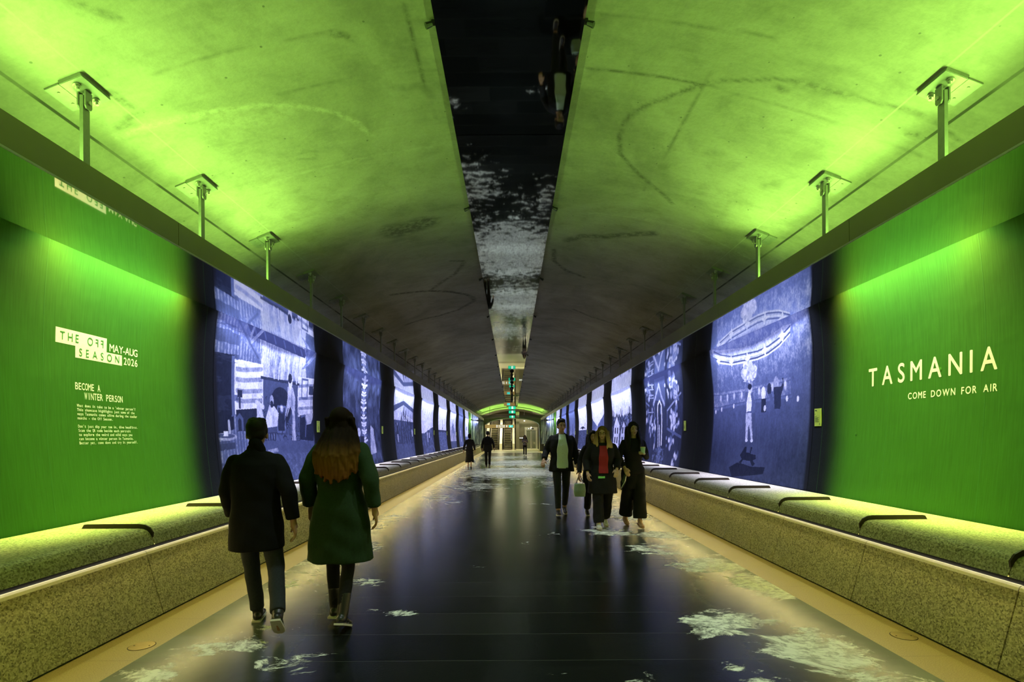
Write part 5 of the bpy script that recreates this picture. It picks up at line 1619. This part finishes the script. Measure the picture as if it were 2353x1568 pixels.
            if frontal:
                for sx in (-1, 1):
                    for i in range(7):
                        x0 = sx * (.076 + .004 * i); pts = []; rad = []
                        e = zb + .03 + rn.random() * .07
                        for k in range(6):
                            u = k / 5
                            pts.append(s.H(x0 + sx * (.010 + .012 * i) * u + wave * math.sin(u * 8 + i) * .8, .030 - .014 * i + .075 * min(1, u * 1.5) , 1.66 + (e - 1.66) * u)); rad.append(.017 * (1 - .6 * u) + .003)
                        limb(bm, pts, rad, 7)
        s.hr = vox('hair', bm, m, s.t, .0075, 2)
        return s
    def W(s, v):
        """local point to scene"""
        return s.t.matrix_basis @ Vector(v)
HANG = ((-.245, -.04, 1.14), (-.265, .05, .89)), ((.245, -.04, 1.14), (.265, .05, .89))
def upd(): bpy.context.view_layer.update()

# man walking away, black coat, trailing foot lifting
p = Person('p', 'person in a black coat and dark trousers walking away by the fireplace mural bench', (-2.02, 4.12), .25, 1.67,
           ((16, 4, -2, -3), (-4, 46, 40, 9)), (((-.235, .04, 1.15), (-.225, .17, .93)), ((.262, -.09, 1.15), (.292, -.06, .90))), .03)
p.body().trousers(NAVY, (.090, .066, .056)).jacket(BLACKWOOL, .68, .018, g=.034, sleeve=(.078, .066, .055)).shoes(SHOE_D, SOLE, .10)
p.hair_short(HAIR_B)
bm = bmesh.new(); limb(bm, [p.H(-.03, -.03, 1.50), p.H(.03, -.05, 1.49), p.H(0, -.065, 1.55)], [.05, .05, .055]); vox('hood', bm, BLACKWOOL, p.t, .010, 3, .003)

# woman walking away, long dark green coat, long brown to copper hair
p = Person('p', 'person with long copper tipped hair in a dark green knee-length coat walking away', (-1.39, 4.22), -.03, 1.71,
           ((7, 3, 0), (-7, 14, 22)), (((-.262, -.03, 1.16), (-.275, .06, .93)), ((.268, -.07, 1.16), (.296, -.04, .92))), .02, female=True, build=1.08)
p.body().trousers(BLACKCLOTH, (.082, .056, .046)).jacket(GREENCOAT, .50, .045, g=.040, sleeve=(.082, .070, .058), fold=.006, name='coat', seed=4).shoes(SHOE_D, SOLE, .16)
p.hair_long(HAIR_BALAYAGE, .46, .185, .125, wave=.016)

# four people walking towards the camera
p = Person('p', 'person in an open black jacket and pale buttoned shirt walking towards the camera', (.935, 9.95), PI + .04, 1.82,
           ((-7, 18, 16), (12, 4, -6)), (((-.262, -.03, 1.16), (-.285, .06, .91)), ((.275, -.06, 1.17), (.335, .12, 1.02))), .02, build=1.08, skin=SKIN, turn=.12)
p.body().face().trousers(NAVY, (.092, .066, .052), crop=.05).jacket(BLACKCLOTH, .80, .02, g=.032, sleeve=(.076, .064, .054)).shoes(SHOE_D, SOLE).hair_short(HAIR_B)
sh = p.front(SHIRT, .100, .86, 1.475)
bm = bmesh.new()
for i in range(6): ball(bm, (0, p.front_y(.98 + .075 * i), .98 + .075 * i + p.dz), .006, 1)
fin('buttons', bm, SOLE, sh)
bm = bmesh.new(); limb(bm, [p.U((x, .150, .865)) for x in (-.09, 0, .09)], [.012] * 3, 8); fin('belt', bm, SHOE_D, p.t)

p = Person('p', 'person with dark hair half hidden behind the blonde walker', (1.50, 9.75), PI + .02, 1.60,
           ((8, 4, 0), (-8, 16, 14)), (((-.245, -.02, 1.15), (-.262, .06, .90)), ((.26, -.03, 1.15), (.285, .07, .88))), .02, female=True, skin=SKIN)
p.body().face().trousers(BLACKCLOTH, (.092, .078, .070)).jacket(BLACKCLOTH, .70, .02, g=.028).shoes(SHOE_D, SOLE).hair_long(HAIR_B, .28, .11)
upd()
w = p.W(p.arms[1][2])
t = thing('tote_bag', 'pale green striped bag carried low beside the half hidden walker', 'bag', (w.x, w.y - .03, w.z - .42))
bm = bmesh.new(); loft(bm, [(0, 0, 0, .10, .045), (0, 0, .10, .115, .055), (0, 0, .24, .10, .035)]); vox('bag_body', bm, plain('pale_green_stripe_cloth', (.30, .42, .28), .8, 0, .3, 14), t, .008, 3, .003)
bm = bmesh.new(); limb(bm, [(-.07, 0, .23), (-.03, 0, .35), (0, .01, .385), (.03, 0, .35), (.07, 0, .23)], [.007] * 5, 8); fin('strap', bm, SHOE_D, t)

p = Person('p', 'person with long blonde hair, glasses and a red top under a black coat', (1.47, 8.55), PI - .03, 1.66,
           ((-8, 20, 18), (11, 4, -6)), (((-.275, -.02, 1.17), (-.225, .16, 1.02)), ((.275, -.05, 1.17), (.262, .10, .96))), .02, female=True, skin=SKIN_PALE, build=1.12, turn=-.18)
p.body().face().trousers(BLACKCLOTH, (.110, .098, .090), fold=.007).jacket(BLACKCLOTH, .60, .03, g=.036, sleeve=(.080, .070, .058), name='coat').shoes(SHOE_W, SOLE)
p.hair_long(HAIR_BLONDE, .34, .135, .02)
p.front(REDTOP, .078, .95, 1.42, 'top', .75)
bm = bmesh.new()
for sx in (-1, 1):
    c = [p.H(sx * .031 + .023 * math.cos(a), .098, 1.624 + .018 * math.sin(a)) for a in [2 * PI * i / 14 for i in range(15)]]
    limb(bm, c, [.0022] * 15, 6); limb(bm, [p.H(sx * .054, .096, 1.63), p.H(sx * .079, .0, 1.628)], [.002, .002], 6)
limb(bm, [p.H(-.008, .100, 1.628), p.H(.008, .100, 1.628)], [.002, .002], 6)
fin('glasses', bm, EYE_D, p.t)
upd()
w = p.W(p.U((.035, .165, .885)))
t = thing('hanging_card', 'small bright green card hanging at the waist of the blonde walker', 'card', tuple(w))
bm = bmesh.new(); box(bm, -.055, .055, -.004, .004, -.018, .018); fin('card', bm, plain('bright_green_card', (.25, .75, .2), .5), t, bevel=.002)
bm = bmesh.new(); cyl(bm, (0, 0, .016), (0, .004, .05), .004, n=6); fin('clip', bm, M_DARKMETAL, t)

p = Person('p', 'person in long black clothes holding a cup, walking beside the theatre mural bench', (2.01, 8.70), PI + .02, 1.71,
           ((9, 3, 6), (-7, 15, 20)), (((-.235, -.02, 1.15), (-.130, .20, 1.22)), ((.235, -.02, 1.15), (.175, .12, .98))), .02, female=True, skin=SKIN_PALE, curl=(1.0, .9), handf=((.45, .8, .25), None))
p.body().face()
bm = bmesh.new()
loft(bm, p.R([(0, 0, .62, .170, .125), (0, -.004, .80, .174, .125), (0, -.004, .93, .172, .122), (0, 0, 1.07, .138, .102)]))
for hip, knee, ank, f, g in p.legs: limb(bm, [hip, knee, ank + (knee - ank) * .10], [.11, .108, .115], 20, True)
vox('long_skirt', bm, BLACKCLOTH, p.t, .009, 5, .008, 3)
p.jacket(BLACKCLOTH, .86, .0, g=.020, sleeve=(.062, .052, .042), collar=False, name='top').shoes(NUDE, NUDE).hair_long(HAIR_B, .40, .115, .01)
upd()
hw_ = p.arms[0][2] + Vector((.45, .8, .25)).normalized() * .085
c = p.W(hw_ + Vector((.0, .02, -.03)))
t = thing('takeaway_cup', 'pale mint takeaway cup held up by the walker in long black clothes', 'cup', tuple(c))
bm = bmesh.new(); cyl(bm, (0, 0, 0), (0, 0, .105), .030, .040, 24); fin('cup_body', bm, plain('mint_paper', (.45, .68, .48), .6), t)
bm = bmesh.new(); cyl(bm, (0, 0, .105), (0, 0, .118), .043, .037, 24); fin('lid', bm, plain('cream_lid', (.7, .66, .45), .5), t)
c = p.W(p.arms[1][2] + Vector((.0, .02, -.10)))
t = thing('folded_umbrella', 'dark folded umbrella with a glossy pale streak hanging from the hand near the theatre mural', 'umbrella', (c.x, c.y, c.z - .26))
bm = bmesh.new(); limb(bm, [(-.06, 0, .0), (-.03, 0, .12), (.02, 0, .27)], [.012, .045, .022], 12); vox('canopy', bm, plain('dark_gloss_cloth', (.02, .025, .02), .25), t, .007, 2, .004)
bm = bmesh.new(); limb(bm, [(.02, 0, .26), (.035, 0, .33), (.055, 0, .345)], [.010, .010, .009], 8); fin('handle', bm, M_DARKMETAL, t)
bm = bmesh.new(); limb(bm, [(-.07, -.035, .02), (-.01, -.046, .14), (.02, -.024, .26)], [.004, .005, .004], 6); fin('pale_edge', bm, SHIRT, t)

# two people far off by the fireplace mural side, walking away
p = Person('p', 'distant person in a black top and long black skirt walking away', (-2.06, 25.2), .0, 1.64,
           ((10, 4, -2), (-9, 12, 16)), (((-.262, -.05, 1.15), (-.30, -.04, .90)), HANG[1]), .0, .011, True, SKIN_PALE)
p.body()
bm = bmesh.new(); loft(bm, p.R([(0, 0, .28, .235, .20), (0, 0, .55, .205, .165), (0, -.004, .85, .178, .125), (0, 0, 1.05, .138, .102)])); vox('long_skirt', bm, BLACKCLOTH, p.t, .011, 4, .010, 6)
p.jacket(BLACKCLOTH, .86, .02, g=.024, collar=False).shoes(NUDE, SHOE_D).hair_long(HAIR_B, .0, bun=True)
p = Person('p', 'distant person in black with a backpack walking away', (-1.19, 25.4), -.02, 1.76,
           ((9, 4, 0), (-8, 12, 14)), (((-.262, -.05, 1.15), (-.275, .06, .92)), ((.275, -.04, 1.16), (.305, .02, .94))), .02, .011, False, SKIN, 1.05)
p.body().trousers(BLACKCLOTH).jacket(BLACKCLOTH, .82, .01, g=.028).shoes(SHOE_D, SOLE).hair_short(HAIR_B)
t = thing('backpack', 'black backpack on the distant walker in black', 'backpack', (-1.17, 25.4 - .30, 1.08))
bm = bmesh.new(); loft(bm, [(0, 0, 0, .15, .08), (0, -.01, .12, .17, .10), (0, -.005, .32, .16, .085), (0, .01, .42, .10, .05)]); vox('pack_body', bm, BLACKWOOL, t, .010, 3, .003)
for sx in (-1, 1):
    bm = bmesh.new(); limb(bm, [(sx * .10, .05, .12), (sx * .12, .095, .20), (sx * .12, .10, .30), (sx * .09, .06, .38)], [.013] * 4, 8); fin('strap', bm, SHOE_D, t)
# farthest person, near the landing, walking towards the camera
p = Person('p', 'farthest person, grey top and black trousers, near the pale landing', (.99, 40.8), PI, 1.60,
           ((8, 4, 0), (-6, 12, 10)), (((-.235, -.01, 1.16), (-.10, .20, 1.20)), ((.235, -.01, 1.16), (.10, .20, 1.22))), .0, .011, True, SKIN_PALE)
p.body().face().trousers(BLACKCLOTH).jacket(GREYTOP, .90, .0, g=.018, collar=False, name='top').shoes(SHOE_W, SOLE).hair_long(HAIR_B, .26, .11)
